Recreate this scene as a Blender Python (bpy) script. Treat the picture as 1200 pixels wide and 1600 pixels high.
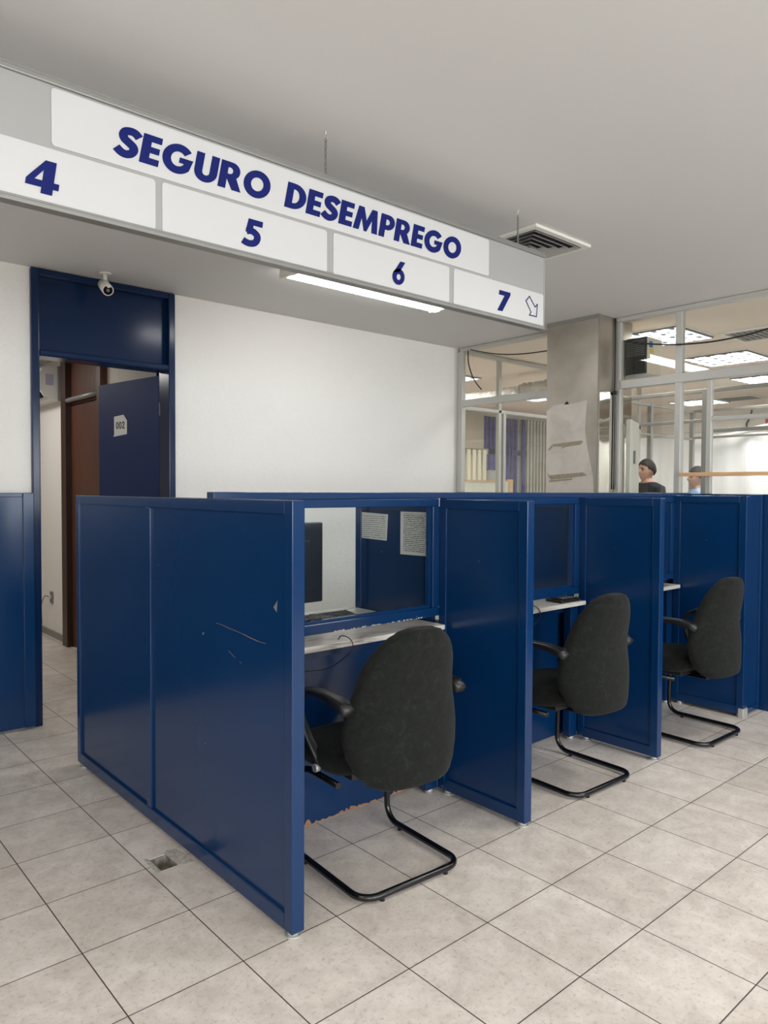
import bpy, bmesh, math, random
from mathutils import Vector, Matrix
random.seed(7)
for o in list(bpy.data.objects): bpy.data.objects.remove(o)
SC = bpy.context.scene
C = SC.collection
PI = math.pi

# ------------------------------------------------------------------ camera
F_PX, YAW, PITCH, ROLL = 1140.505, 0.849491, -0.030239, 0.004705
CAM = (-1.13203, -1.93135, 1.44751)
cd = bpy.data.cameras.new('camera'); cam = bpy.data.objects.new('camera', cd); C.objects.link(cam)
fwd = Vector((math.cos(YAW)*math.cos(PITCH), math.sin(YAW)*math.cos(PITCH), math.sin(PITCH)))
rgt = Vector((math.sin(YAW), -math.cos(YAW), 0)); up = rgt.cross(fwd)
r2 = math.cos(ROLL)*rgt + math.sin(ROLL)*up; u2 = -math.sin(ROLL)*rgt + math.cos(ROLL)*up
cam.matrix_world = Matrix(((r2.x, u2.x, -fwd.x, CAM[0]), (r2.y, u2.y, -fwd.y, CAM[1]), (r2.z, u2.z, -fwd.z, CAM[2]), (0, 0, 0, 1)))
cd.sensor_fit = 'VERTICAL'; cd.sensor_height = 36.0; cd.lens = 36.0*F_PX/1600.0
cd.clip_start = 0.05; cd.clip_end = 100
SC.camera = cam

# ------------------------------------------------------------------ world, exposure
W = bpy.data.worlds.new('daylight'); SC.world = W; W.use_nodes = True
wn = W.node_tree.nodes; wn['Background'].inputs[0].default_value = (0.86, 0.93, 1.0, 1); wn['Background'].inputs[1].default_value = 3.0
SC.view_settings.view_transform = 'Standard'; SC.view_settings.look = 'None'
SC.view_settings.gamma = 1; SC.view_settings.use_curve_mapping = False
SC.view_settings.exposure = 0.17
SC.cycles.max_bounces = 10; SC.cycles.diffuse_bounces = 6; SC.cycles.glossy_bounces = 5
SC.cycles.transparent_max_bounces = 24; SC.cycles.sample_clamp_indirect = 6

def area_light(name, loc, sx, sy, power, rot=(0, 0, 0), color=(1, 1, 1)):
    l = bpy.data.lights.new(name, 'AREA'); l.shape = 'RECTANGLE'; l.size = sx; l.size_y = sy
    l.energy = power; l.color = color
    o = bpy.data.objects.new(name, l); C.objects.link(o); o.location = loc; o.rotation_euler = rot
    return o
# daylight entering through the three big windows behind the camera (light sits in each opening)
for i, wx in enumerate((-1.6, 0.9, 3.4)):
    area_light('window_daylight', (wx+(-1.2), -5.93, 1.65), 2.0, 1.5, 62, (PI/2, 0, 0), (0.93, 0.97, 1.0))
# fill light of unseen troffers added to brighten the waiting hall (fixtures are built further down)
HALL_FILL_TROFFERS = [(-2.2, -0.6), (-2.2, -3.6), (0.6, -3.6), (3.2, -3.6), (2.9, -1.3)]
for (x, y) in HALL_FILL_TROFFERS:
    area_light('troffer_light', (x, y, 2.7635), 0.60, 0.60, 25, (0, 0, 0), (1.0, 0.985, 0.955))
FAR_TROFFERS = [(4.76, 1.22), (6.18, 1.27), (7.81, 1.5), (9.45, 3.1), (5.06, 4.07), (7.3, 4.35), (7.8, -1.5), (5.2, -1.8)]
for (x, y) in FAR_TROFFERS:
    area_light('troffer_light', (x, y, 2.7635), 0.60, 0.60, 26, (0, 0, 0), (1.0, 0.975, 0.94))
area_light('corridor_light', (0.1, 5.2, 2.64), 0.5, 1.2, 17, (0, 0, 0), (1.0, 0.97, 0.95))

# ------------------------------------------------------------------ material helpers
def mat(name, col, rough=0.5, metal=0.0, spec=0.5, coat=0.0, emit=None, es=0.0):
    m = bpy.data.materials.new(name); m.use_nodes = True
    b = m.node_tree.nodes['Principled BSDF']
    b.inputs['Base Color'].default_value = (*col, 1); b.inputs['Roughness'].default_value = rough
    b.inputs['Metallic'].default_value = metal; b.inputs['Specular IOR Level'].default_value = spec
    b.inputs['Coat Weight'].default_value = coat
    if emit: b.inputs['Emission Color'].default_value = (*emit, 1); b.inputs['Emission Strength'].default_value = es
    return m
def N(m, t, **kw):
    n = m.node_tree.nodes.new(t)
    for k, v in kw.items(): setattr(n, k, v)
    return n
def L(m, a, b): m.node_tree.links.new(a, b)
def BS(m): return m.node_tree.nodes['Principled BSDF']
def coords(m, scale=(1, 1, 1), kind='Object'):
    t = N(m, 'ShaderNodeTexCoord'); mp = N(m, 'ShaderNodeMapping'); mp.inputs['Scale'].default_value = scale
    L(m, t.outputs[kind], mp.inputs['Vector']); return mp.outputs[0]
def noise(m, vec, scale, detail=4, rough=0.55, dist=0.0):
    n = N(m, 'ShaderNodeTexNoise'); n.inputs['Scale'].default_value = scale; n.inputs['Detail'].default_value = detail
    n.inputs['Roughness'].default_value = rough; n.inputs['Distortion'].default_value = dist
    L(m, vec, n.inputs['Vector']); return n.outputs['Fac']
def ramp(m, fac, stops):
    r = N(m, 'ShaderNodeValToRGB'); e = r.color_ramp.elements
    while len(e) < len(stops): e.new(0.5)
    for i, (p, c) in enumerate(stops): e[i].position = p; e[i].color = (*c, 1) if len(c) == 3 else c
    L(m, fac, r.inputs[0]); return r.outputs[0]
def mixc(m, fac, a, b, mode='MIX'):
    x = N(m, 'ShaderNodeMix', data_type='RGBA', blend_type=mode)
    for s, v in ((0, fac), (6, a), (7, b)):
        if hasattr(v, 'is_output'): L(m, v, x.inputs[s])
        elif s == 0: x.inputs[0].default_value = v
        else: x.inputs[s].default_value = (*v, 1)
    return x.outputs[2]
def bump(m, h, strength=0.2, dist=0.01, node=None):
    b = N(m, 'ShaderNodeBump'); b.inputs['Strength'].default_value = strength; b.inputs['Distance'].default_value = dist
    L(m, h, b.inputs['Height']); L(m, b.outputs[0], (node or BS(m)).inputs['Normal']); return b

def srgb(r, g, b):
    f = lambda c: (c/255/12.92) if c/255 <= 0.04045 else ((c/255+0.055)/1.055)**2.4
    return (f(r), f(g), f(b))

# blue gloss paint
def blue(name, base, chips=0.0):
    m = mat(name, base, 0.24, spec=0.5)
    v = coords(m); n = noise(m, v, 2.3, 3)
    c = mixc(m, ramp(m, n, [(0.35, (0, 0, 0)), (0.7, (1, 1, 1))]), tuple(x*0.96 for x in base), tuple(x*1.05 for x in base))
    n2 = noise(m, v, 90, 2); n3 = noise(m, v, 3.1, 2)
    chip = N(m, 'ShaderNodeMath', operation='MULTIPLY')
    L(m, ramp(m, n2, [(0.765, (0, 0, 0)), (0.775, (1, 1, 1))]), chip.inputs[0]); L(m, ramp(m, n3, [(0.52, (0, 0, 0)), (0.6, (1, 1, 1))]), chip.inputs[1])
    c = mixc(m, chip.outputs[0], c, srgb(120, 140, 165)); L(m, c, BS(m).inputs['Base Color'])
    BS(m).inputs['Roughness'].default_value = 0.19
    return m
M = {}
M['blue'] = blue('blue_gloss_paint', srgb(5, 47, 91))
M['blue_door'] = blue('navy_door_paint', srgb(10, 36, 72)); BS(M['blue_door']).inputs['Specular IOR Level'].default_value = 0.35

def plaster(name, base, sc=55, st=0.35):
    m = mat(name, base, 0.75, spec=0.3); v = coords(m)
    n = noise(m, v, sc, 5, 0.6, 0.6); n2 = noise(m, v, sc*0.33, 3, 0.5, 0.4)
    a = N(m, 'ShaderNodeMath', operation='ADD'); L(m, n, a.inputs[0]); L(m, n2, a.inputs[1])
    bump(m, a.outputs[0], st, 0.008)
    L(m, mixc(m, noise(m, v, 1.2, 4), tuple(x*0.95 for x in base), base), BS(m).inputs['Base Color'])
    return m
M['leaf_paint'] = mat('satin_navy_paint', srgb(22, 44, 92), 0.5, spec=0.2)
M['jamb_shade'] = mat('shaded_navy_paint', srgb(10, 20, 42), 0.95, spec=0.0)  # near-black navy, the shadow at the hinge put into the colour
M['plaster'] = plaster('rough_white_plaster', srgb(242, 240, 236), 55, 0.55)
M['smooth_wall'] = plaster('smooth_offwhite_wall', srgb(233, 229, 222), 30, 0.06)
M['ceiling'] = plaster('ceiling_paint', srgb(214, 213, 211), 6, 0.05)
M['ceiling_pink'] = plaster('far_ceiling_paint', srgb(240, 228, 216), 6, 0.04)

# floor tiles on a 0.36 m grid
m = mat('ceramic_floor_tiles', (0.6, 0.58, 0.54), 0.38, spec=0.5)
v = coords(m)
br = N(m, 'ShaderNodeTexBrick'); br.offset = 0; br.squash = 1
br.inputs['Scale'].default_value = 1; br.inputs['Brick Width'].default_value = 0.36; br.inputs['Row Height'].default_value = 0.36
br.inputs['Mortar Size'].default_value = 0.0021; br.inputs['Mortar Smooth'].default_value = 0.15
br.inputs['Color1'].default_value = (0, 0, 0, 1); br.inputs['Color2'].default_value = (1, 1, 1, 1); L(m, v, br.inputs['Vector'])
base = mixc(m, br.outputs['Color'], srgb(229, 220, 211), srgb(238, 230, 222))
n1 = noise(m, v, 9, 8, 0.65, 0.5)
base = mixc(m, 1.0, base, ramp(m, n1, [(0.36, (0.80, 0.78, 0.76)), (0.64, (1.0, 1.0, 0.99))]), 'MULTIPLY')
n2 = noise(m, v, 60, 6, 0.7)
base = mixc(m, 1.0, base, ramp(m, n2, [(0.33, (0.78, 0.75, 0.72)), (0.47, (1, 1, 1))]), 'MULTIPLY')
n3 = noise(m, v, 160, 2, 0.5)
base = mixc(m, 1.0, base, ramp(m, n3, [(0.27, (0.6, 0.57, 0.54)), (0.33, (1, 1, 1))]), 'MULTIPLY')
n4 = noise(m, v, 1.4, 4, 0.6, 0.4)
base = mixc(m, 1.0, base, ramp(m, n4, [(0.3, (0.86, 0.85, 0.83)), (0.6, (1, 1, 1))]), 'MULTIPLY')
base = mixc(m, br.outputs['Fac'], base, srgb(70, 62, 56)); L(m, base, BS(m).inputs['Base Color'])
mr = N(m, 'ShaderNodeMapRange'); mr.inputs['To Min'].default_value = 0.30; mr.inputs['To Max'].default_value = 0.55
L(m, n1, mr.inputs['Value']); L(m, mr.outputs[0], BS(m).inputs['Roughness'])
iv = N(m, 'ShaderNodeMath', operation='MULTIPLY_ADD'); L(m, br.outputs['Fac'], iv.inputs[0]); iv.inputs[1].default_value = -1.0
L(m, n2, iv.inputs[2]); bump(m, iv.outputs[0], 0.12, 0.003)
M['tiles'] = m

M['alu'] = mat('anodised_aluminium', srgb(198, 198, 194), 0.42, 0.5)
m = M['alu']; bump(m, noise(m, coords(m, (1, 1, 1)), 30, 3), 0.03, 0.002)
M['alu_dark'] = mat('grey_aluminium', srgb(148, 147, 143), 0.45, 0.5)
# brushed dented steel cladding of the column
m = mat('stainless_cladding', srgb(178, 170, 160), 0.22, 0.92)
v = coords(m); n = noise(m, coords(m, (1, 1, 1)), 1.6, 2, 0.4, 0.3); bump(m, n, 0.25, 0.06)
sm = noise(m, v, 5, 5, 0.55, 0.3)
c = mixc(m, 1.0, ramp(m, sm, [(0.3, srgb(176, 169, 158)), (0.7, srgb(196, 189, 179))]), (1, 1, 1), 'MULTIPLY'); L(m, c, BS(m).inputs['Base Color'])
mr = N(m, 'ShaderNodeMapRange'); mr.inputs['To Min'].default_value = 0.30; mr.inputs['To Max'].default_value = 0.40; L(m, sm, mr.inputs['Value']); L(m, mr.outputs[0], BS(m).inputs['Roughness'])
M['steel'] = m
m = mat('worn_steel_sheet', srgb(205, 200, 192), 0.5, 0.35)
v = coords(m); sm = noise(m, v, 6, 7, 0.65, 0.9)
L(m, ramp(m, sm, [(0.3, srgb(196, 189, 180)), (0.5, srgb(208, 202, 194)), (0.7, srgb(214, 209, 201))]), BS(m).inputs['Base Color'])
M['steel_matte'] = m
M['steel_mirror'] = mat('polished_steel', srgb(200, 196, 186), 0.06, 1.0)
m = M['steel_mirror']; bump(m, noise(m, coords(m, (1, 1, 0.6)), 4, 2, 0.4, 0.3), 0.12, 0.04)

# fabric of the chairs
m = mat('charcoal_velour', srgb(40, 42, 40), 0.95, spec=0.15)
v = coords(m); n = noise(m, v, 24, 8, 0.78, 1.2); n2 = noise(m, v, 300, 2)
L(m, ramp(m, n, [(0.35, srgb(19, 21, 20)), (0.56, srgb(28, 30, 28)), (0.74, srgb(48, 51, 48))]), BS(m).inputs['Base Color'])
BS(m).inputs['Sheen Weight'].default_value = 0.04; BS(m).inputs['Sheen Roughness'].default_value = 0.6; bump(m, n2, 0.25, 0.001)
M['fabric'] = m
M['black_plastic'] = mat('black_plastic', srgb(32, 32, 33), 0.38)
M['black_metal'] = mat('black_gloss_enamel', srgb(14, 14, 14), 0.22, 0.0, 0.6)
M['rubber'] = mat('black_rubber', srgb(22, 22, 22), 0.7)
# marble worktop
m = mat('white_veined_marble', srgb(214, 210, 202), 0.3)
v = coords(m, (1.0, 6.0, 6.0)); n = noise(m, v, 3.5, 6, 0.62, 1.2)
L(m, ramp(m, n, [(0.34, srgb(138, 130, 120)), (0.46, srgb(205, 199, 190)), (0.6, srgb(226, 222, 214))]), BS(m).inputs['Base Color'])
M['marble'] = m
M['sign_grey'] = mat('grey_sign_board', srgb(166, 165, 163), 0.4, 0.1)
M['sign_white'] = mat('white_sign_plate', srgb(204, 204, 203), 0.35); m = M['sign_white']; bump(m, noise(m, coords(m), 4, 3), 0.05, 0.01)
M['navy'] = mat('navy_lettering', srgb(13, 27, 98), 0.6, spec=0.2)
M['black_ink'] = mat('black_ink', srgb(25, 25, 27), 0.6)
M['white_plastic'] = mat('white_plastic', srgb(226, 224, 216), 0.4)
M['grey_plastic'] = mat('grey_plastic', srgb(120, 120, 118), 0.5)
M['label_lilac'] = mat('pale_lilac_label', srgb(176, 176, 194), 0.6)
M['key_grey'] = mat('black_key_plastic', srgb(28, 28, 29), 0.5)
M['pale_grey'] = mat('pale_grey_plastic', srgb(168, 168, 164), 0.5)
M['cream_plastic'] = mat('aged_cream_plastic', srgb(222, 214, 196), 0.45)
M['dark'] = mat('dark_cavity', srgb(20, 19, 18), 0.8)
M['concrete'] = mat('raw_mortar', srgb(148, 143, 132), 0.9); m = M['concrete']
L(m, ramp(m, noise(m, coords(m), 40, 6, 0.7), [(0.35, srgb(98, 92, 82)), (0.65, srgb(172, 166, 154))]), BS(m).inputs['Base Color'])
M['light_mortar'] = mat('pale_mortar', srgb(186, 180, 168), 0.95); m = M['light_mortar']
L(m, ramp(m, noise(m, coords(m), 45, 6, 0.7), [(0.3, srgb(140, 132, 120)), (0.6, srgb(198, 192, 182))]), BS(m).inputs['Base Color'])
def wood(name, a, b, sc=(18, 18, 1.2), rough=0.4):
    m = mat(name, a, rough); n = noise(m, coords(m, sc), 3, 5, 0.6, 0.8)
    L(m, ramp(m, n, [(0.35, a), (0.65, b)]), BS(m).inputs['Base Color']); return m
M['brown_wood'] = wood('varnished_brown_wood', srgb(74, 42, 28), srgb(98, 58, 38))
M['dark_wood'] = wood('dark_wood_frame', srgb(46, 27, 20), srgb(66, 40, 28))
M['pine'] = wood('pale_pine_wood', srgb(206, 162, 118), srgb(226, 186, 142), (1.2, 1.2, 18))
M['chipboard'] = wood('bare_chipboard', srgb(138, 98, 74), srgb(170, 128, 100), (30, 30, 30), 0.9)
M['foil'] = mat('crinkled_foil', srgb(205, 203, 196), 0.2, 0.95); m = M['foil']
bump(m, noise(m, coords(m), 28, 5, 0.7, 1.0), 1.0, 0.03)
M['lamp_on'] = mat('lit_diffuser', (0.9, 0.9, 0.9), 0.5, emit=(1.0, 0.99, 0.97), es=1.5)
M['tube'] = mat('lit_tube', (1, 1, 1), 0.5, emit=(1.0, 0.99, 0.98), es=9.0)
M['reflector'] = mat('mirror_louvre', srgb(120, 124, 134), 0.25, 0.6)
m = mat('prismatic_lens', (0.95, 0.95, 0.95), 0.3, emit=(1, 0.99, 0.97), es=14)
M['lens'] = m
# float glass: clear with a fresnel reflection
m = bpy.data.materials.new('clear_glass'); m.use_nodes = True; nt = m.node_tree; nt.nodes.remove(nt.nodes['Principled BSDF'])
out = nt.nodes['Material Output']; tr = N(m, 'ShaderNodeBsdfTransparent'); tr.inputs[0].default_value = (0.965, 0.985, 0.975, 1)
gl = N(m, 'ShaderNodeBsdfGlossy'); gl.inputs['Roughness'].default_value = 0.0; lw = N(m, 'ShaderNodeLayerWeight'); lw.inputs[0].default_value = 0.5
pw = N(m, 'ShaderNodeMath', operation='POWER'); L(m, lw.outputs['Facing'], pw.inputs[0]); pw.inputs[1].default_value = 5.0
fr = N(m, 'ShaderNodeMath', operation='MULTIPLY_ADD'); L(m, pw.outputs[0], fr.inputs[0]); fr.inputs[1].default_value = 0.95; fr.inputs[2].default_value = 0.04
mx = N(m, 'ShaderNodeMixShader'); L(m, fr.outputs[0], mx.inputs[0]); L(m, tr.outputs[0], mx.inputs[1]); L(m, gl.outputs[0], mx.inputs[2]); L(m, mx.outputs[0], out.inputs[0])
M['glass'] = m
# printed text sheets
def printed(name, lines, gap=0.5):
    m = mat(name, srgb(225, 225, 220), 0.7)
    t = N(m, 'ShaderNodeTexCoord'); sp = N(m, 'ShaderNodeSeparateXYZ'); L(m, t.outputs['Generated'], sp.inputs[0])
    mu = N(m, 'ShaderNodeMath', operation='MULTIPLY'); mu.inputs[1].default_value = lines; L(m, sp.outputs['Z'], mu.inputs[0])
    fr = N(m, 'ShaderNodeMath', operation='FRACT'); L(m, mu.outputs[0], fr.inputs[0])
    lt = N(m, 'ShaderNodeMath', operation='LESS_THAN'); lt.inputs[1].default_value = gap; L(m, fr.outputs[0], lt.inputs[0])
    mp = N(m, 'ShaderNodeMapping'); mp.inputs['Scale'].default_value = (1, 26, lines*1.0); L(m, t.outputs['Generated'], mp.inputs['Vector'])
    n = noise(m, mp.outputs[0], 1.6, 2)
    th = N(m, 'ShaderNodeMath', operation='GREATER_THAN'); th.inputs[1].default_value = 0.46; L(m, n, th.inputs[0])
    a = N(m, 'ShaderNodeMath', operation='MULTIPLY'); L(m, lt.outputs[0], a.inputs[0]); L(m, th.outputs[0], a.inputs[1])
    # margins
    for ax, lo, hi in (('Y', 0.08, 0.9), ('Z', 0.06, 0.93)):
        g = N(m, 'ShaderNodeMath', operation='GREATER_THAN'); g.inputs[1].default_value = lo; L(m, sp.outputs[ax], g.inputs[0])
        l2 = N(m, 'ShaderNodeMath', operation='LESS_THAN'); l2.inputs[1].default_value = hi; L(m, sp.outputs[ax], l2.inputs[0])
        b1 = N(m, 'ShaderNodeMath', operation='MULTIPLY'); L(m, g.outputs[0], b1.inputs[0]); L(m, l2.outputs[0], b1.inputs[1])
        b2 = N(m, 'ShaderNodeMath', operation='MULTIPLY'); L(m, a.outputs[0], b2.inputs[0]); L(m, b1.outputs[0], b2.inputs[1]); a = b2
    L(m, mixc(m, a.outputs[0], srgb(226, 226, 222), srgb(70, 72, 78)), BS(m).inputs['Base Color'])
    return m
M['print_dense'] = printed('dense_printed_paper', 24, 0.5)
M['print_loose'] = printed('printed_paper', 13, 0.3)
M['paper'] = mat('white_paper', srgb(232, 232, 228), 0.8)
M['tape'] = mat('old_brown_tape', srgb(165, 155, 134), 0.6); m = M['tape']
L(m, ramp(m, noise(m, coords(m), 50, 4), [(0.3, srgb(140, 130, 108)), (0.7, srgb(166, 156, 134))]), BS(m).inputs['Base Color'])
def cloth(name, a, rough=0.85):
    m = mat(name, a, rough); n = noise(m, coords(m, (30, 30, 1)), 1, 3)
    L(m, mixc(m, n, tuple(x*0.85 for x in a), a), BS(m).inputs['Base Color']); return m
M['purple'] = cloth('purple_blind', srgb(96, 84, 160))
M['cream_blind'] = cloth('cream_blind', srgb(248, 236, 208))
M['white_blind'] = cloth('white_blind', srgb(232, 230, 220))
M['white_curtain'] = cloth('white_curtain', srgb(240, 241, 242))
M['beige'] = mat('beige_panel', srgb(190, 178, 164), 0.7)
M['skin'] = mat('skin', srgb(178, 138, 118), 0.55)
M['hair'] = mat('short_dark_hair', srgb(34, 28, 25), 0.7)
M['shirt_dark'] = mat('black_shirt_cloth', srgb(34, 36, 40), 0.9)
M['shirt_blue'] = mat('light_blue_shirt_cloth', srgb(150, 184, 220), 0.9)
M['trousers'] = mat('dark_trouser_cloth', srgb(40, 42, 52), 0.9)
M['blue_chair'] = mat('teal_blue_upholstery', srgb(20, 70, 96), 0.7)
M['lens_glass'] = mat('dark_lens', srgb(12, 12, 14), 0.08)
M['sticker_blue'] = mat('blue_sticker', srgb(50, 120, 190), 0.5)
M['sticker_yellow'] = mat('yellow_sticker', srgb(232, 200, 90), 0.5)
M['red'] = mat('red_print', srgb(190, 50, 40), 0.5)
M['screen'] = mat('black_screen_plastic', srgb(20, 21, 23), 0.3)

# ------------------------------------------------------------------ mesh helpers
class MB:
    """collects shapes (world coordinates) and links them as one mesh object"""
    def __init__(s): s.bm = bmesh.new(); s.mats = []
    def mi(s, m):
        if m not in s.mats: s.mats.append(m)
        return s.mats.index(m)
    def box(s, x0, x1, y0, y1, z0, z1, m=None, bev=0.0, rot=None, about=None):
        if bev:
            t = bmesh.new(); bmesh.ops.create_cube(t, size=1)
            bmesh.ops.scale(t, vec=(x1-x0, y1-y0, z1-z0), verts=t.verts)
            bmesh.ops.bevel(t, geom=list(t.edges), offset=bev, segments=2, affect='EDGES', profile=0.5)
            bmesh.ops.translate(t, vec=((x0+x1)/2, (y0+y1)/2, (z0+z1)/2), verts=t.verts)
            s.merge(t, m, rot, about)
        else:
            t = bmesh.new(); bmesh.ops.create_cube(t, size=1)
            bmesh.ops.scale(t, vec=(x1-x0, y1-y0, z1-z0), verts=t.verts)
            bmesh.ops.translate(t, vec=((x0+x1)/2, (y0+y1)/2, (z0+z1)/2), verts=t.verts)
            s.merge(t, m, rot, about)
        return s
    def merge(s, t, m=None, rot=None, about=None):
        if rot is not None: bmesh.ops.rotate(t, cent=about or (0, 0, 0), matrix=rot, verts=t.verts)
        k = s.mi(m) if m else 0
        mp = {}
        for vv in t.verts: mp[vv] = s.bm.verts.new(vv.co)
        for f in t.faces:
            try:
                g = s.bm.faces.new([mp[q] for q in f.verts]); g.material_index = k; g.smooth = f.smooth
            except ValueError: pass
        t.free(); return s
    def tube(s, pts, r, m=None, n=10, closed=False, caps=True):
        pts = [Vector(p) for p in pts]; t = bmesh.new(); rings = []
        cnt = len(pts); prev = None
        for i, p in enumerate(pts):
            if closed: d = pts[(i+1) % cnt]-pts[i-1]
            else: d = pts[min(i+1, cnt-1)]-pts[max(i-1, 0)]
            d.normalize()
            if prev is None:
                a = Vector((0, 0, 1)) if abs(d.z) < 0.9 else Vector((1, 0, 0))
                u = d.cross(a).normalized()
            else:
                u = (prev-d*prev.dot(d)).normalized()
            prev = u; w = d.cross(u)
            rr = r[i] if isinstance(r, (list, tuple)) else r
            rings.append([t.verts.new(p+rr*(math.cos(2*PI*k/n)*u+math.sin(2*PI*k/n)*w)) for k in range(n)])
        rng = range(cnt if closed else cnt-1)
        for i in rng:
            a, b = rings[i], rings[(i+1) % cnt]
            for k in range(n):
                f = t.faces.new((a[k], a[(k+1) % n], b[(k+1) % n], b[k])); f.smooth = True
        if caps and not closed:
            t.faces.new(rings[0][::-1]); t.faces.new(rings[-1])
        return s.merge(t, m)
    def cyl(s, a, b, r, m=None, n=20, r2=None):
        t = bmesh.new(); a = Vector(a); b = Vector(b); d = b-a
        bmesh.ops.create_cone(t, cap_ends=True, segments=n, radius1=r, radius2=r if r2 is None else r2, depth=d.length)
        q = d.to_track_quat('Z', 'Y').to_matrix()
        bmesh.ops.rotate(t, cent=(0, 0, 0), matrix=q, verts=t.verts)
        bmesh.ops.translate(t, vec=(a+b)/2, verts=t.verts)
        for f in t.faces: f.smooth = len(f.verts) == 4
        return s.merge(t, m)
    def poly(s, pts, m=None, thick=None, nrm=None):
        """flat polygon with thickness along nrm"""
        t = bmesh.new(); pts = [Vector(p) for p in pts]; vs = [t.verts.new(p) for p in pts]
        f = t.faces.new(vs)
        if thick:
            f.normal_update(); n = Vector(nrm) if nrm else f.normal
            r = bmesh.ops.extrude_face_region(t, geom=[f])
            bmesh.ops.translate(t, vec=n*thick, verts=[g for g in r['geom'] if isinstance(g, bmesh.types.BMVert)])
            bmesh.ops.recalc_face_normals(t, faces=list(t.faces))
        return s.merge(t, m)
    def build(s, name, m=None, parent=None, smooth_angle=None):
        me = bpy.data.meshes.new(name)
        if m is not None and not s.mats: s.mats = [m]
        if parent is not None:
            off = Vector(parent.get('_o', (0, 0, 0)))
            bmesh.ops.translate(s.bm, vec=-off, verts=s.bm.verts)
        s.bm.normal_update(); s.bm.to_mesh(me); s.bm.free()
        for x in s.mats: me.materials.append(x)
        o = bpy.data.objects.new(name, me); C.objects.link(o)
        if parent is not None: o.parent = parent; o['_o'] = list(parent.get('_o', (0, 0, 0)))
        return o
def thing(name, label, cat, loc=(0, 0, 0), group=None, kind=None):
    o = bpy.data.objects.new(name, None); C.objects.link(o); o.location = loc; o['_o'] = list(loc)
    o.empty_display_size = 0.1
    if label: o['label'] = label
    if cat: o['category'] = cat
    if group: o['group'] = group
    if kind: o['kind'] = kind
    return o
def tag(o, label, cat, group=None):
    o['label'] = label; o['category'] = cat
    if group: o['group'] = group
    return o
def struct(o): o['kind'] = 'structure'; return o
def B(name, m, parent, *b, bev=0.0): return MB().box(*b, bev=bev).build(name, m, parent)
def arc(c, r, a0, a1, n, ax='xy'):
    out = []
    for i in range(n+1):
        a = math.radians(a0+(a1-a0)*i/n); u, w = r*math.cos(a), r*math.sin(a)
        out.append((c[0]+u, c[1]+w, c[2]) if ax == 'xy' else (c[0], c[1]+u, c[2]+w) if ax == 'yz' else (c[0]+u, c[1], c[2]+w))
    return out

H = 2.77; WY = 2.778; GX = 3.94; T = 0.36
# ------------------------------------------------------------------ setting
# floor with a small square drain hole left open beside the first panel
DX0, DX1, DY0, DY1 = 0.037, 0.110, 0.668, 0.780
f = MB()
for b in ((-4, DX0, -6, 9), (DX1, 11, -6, 9), (DX0, DX1, -6, DY0), (DX0, DX1, DY1, 9)):
    f.box(b[0], b[1], b[2], b[3], -0.08, 0)
fl = f.build('floor', M['tiles']); struct(fl)
struct(MB().box(-4, GX, -6, WY+0.1, H, H+0.1).build('ceiling', M['ceiling']))
struct(MB().box(GX, 10.7, -6, 6.1, H, H+0.1).build('ceiling_far_room', M['ceiling_pink']))
# back wall with doorway
DL, DR = 0.187, 1.084
w = MB(); w.box(-4, DL, WY, WY+0.12, 0, H); w.box(DR, GX, WY, WY+0.12, 0, H)
struct(w.build('wall_back', M['plaster']))
struct(MB().box(-4.1, -4, -6, WY, 0, H).build('wall_left', M['smooth_wall']))
# wall behind the camera with three window openings
wins = [(-3.8, -1.8), (-1.3, 0.7), (1.2, 3.2)]
w = MB(); w.box(-4, 10.7, -6.1, -6, 0, 0.9); w.box(-4, 10.7, -6.1, -6, 2.4, H)
xs = [-4]+[q for p in wins for q in p]+[10.7]
for i in range(0, len(xs), 2): w.box(xs[i], xs[i+1], -6.1, -6, 0.9, 2.4)
struct(w.build('wall_front', M['smooth_wall']))
struct(MB().box(10.7, 10.8, -6, 6.1, 0, H).build('wall_right', M['smooth_wall']))
struct(MB().box(GX, 10.7, 6.0, 6.1, 0, H).build('wall_far', M['smooth_wall']))
struct(MB().box(GX-0.06, GX+0.06, WY, 6.0, 0, H).build('wall_between', M['smooth_wall']))
# corridor behind the doorway
struct(MB().box(1.13, 1.25, WY+0.12, 4.13, 0, H).box(1.13, 1.25, 5.0, 9, 0, H).box(1.13, 1.25, 4.13, 5.0, 2.62, H).build('wall_corridor_right', M['smooth_wall']))
struct(MB().box(-1.0, -0.9, WY+0.12, 9, 0, H).build('wall_corridor_left', M['smooth_wall']))
struct(MB().box(-1.0, 1.25, 9, 9.1, 0, H).build('wall_corridor_end', M['smooth_wall']))
struct(MB().box(-1.0, 1.25, WY+0.12, 9, H-0.1, H).build('ceiling_corridor', M['ceiling']))
struct(MB().box(1.115, 1.13, 5.0, 9, 0, 0.06).build('baseboard_corridor', M['alu_dark']))

# brown corridor door with transom panel
d = thing('door_2', None, None, (1.12, 4.57, 0), kind='structure')
B('door_frame', M['dark_wood'], d, 1.07, 1.16, 4.93, 5.06, 0, 2.62)
B('door_frame', M['brown_wood'], d, 1.07, 1.16, 4.08, 4.16, 0, 2.62)
B('transom_panel', M['brown_wood'], d, 1.12, 1.15, 4.16, 4.93, 2.19, 2.62)
MB().tube([(1.09, 4.16, 2.24), (1.09, 4.93, 2.24)], 0.022).build('transom_rail', M['alu_dark'], d)
B('door_leaf', M['brown_wood'], d, 1.12, 1.16, 4.16, 4.93, 0.01, 2.2)

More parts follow.
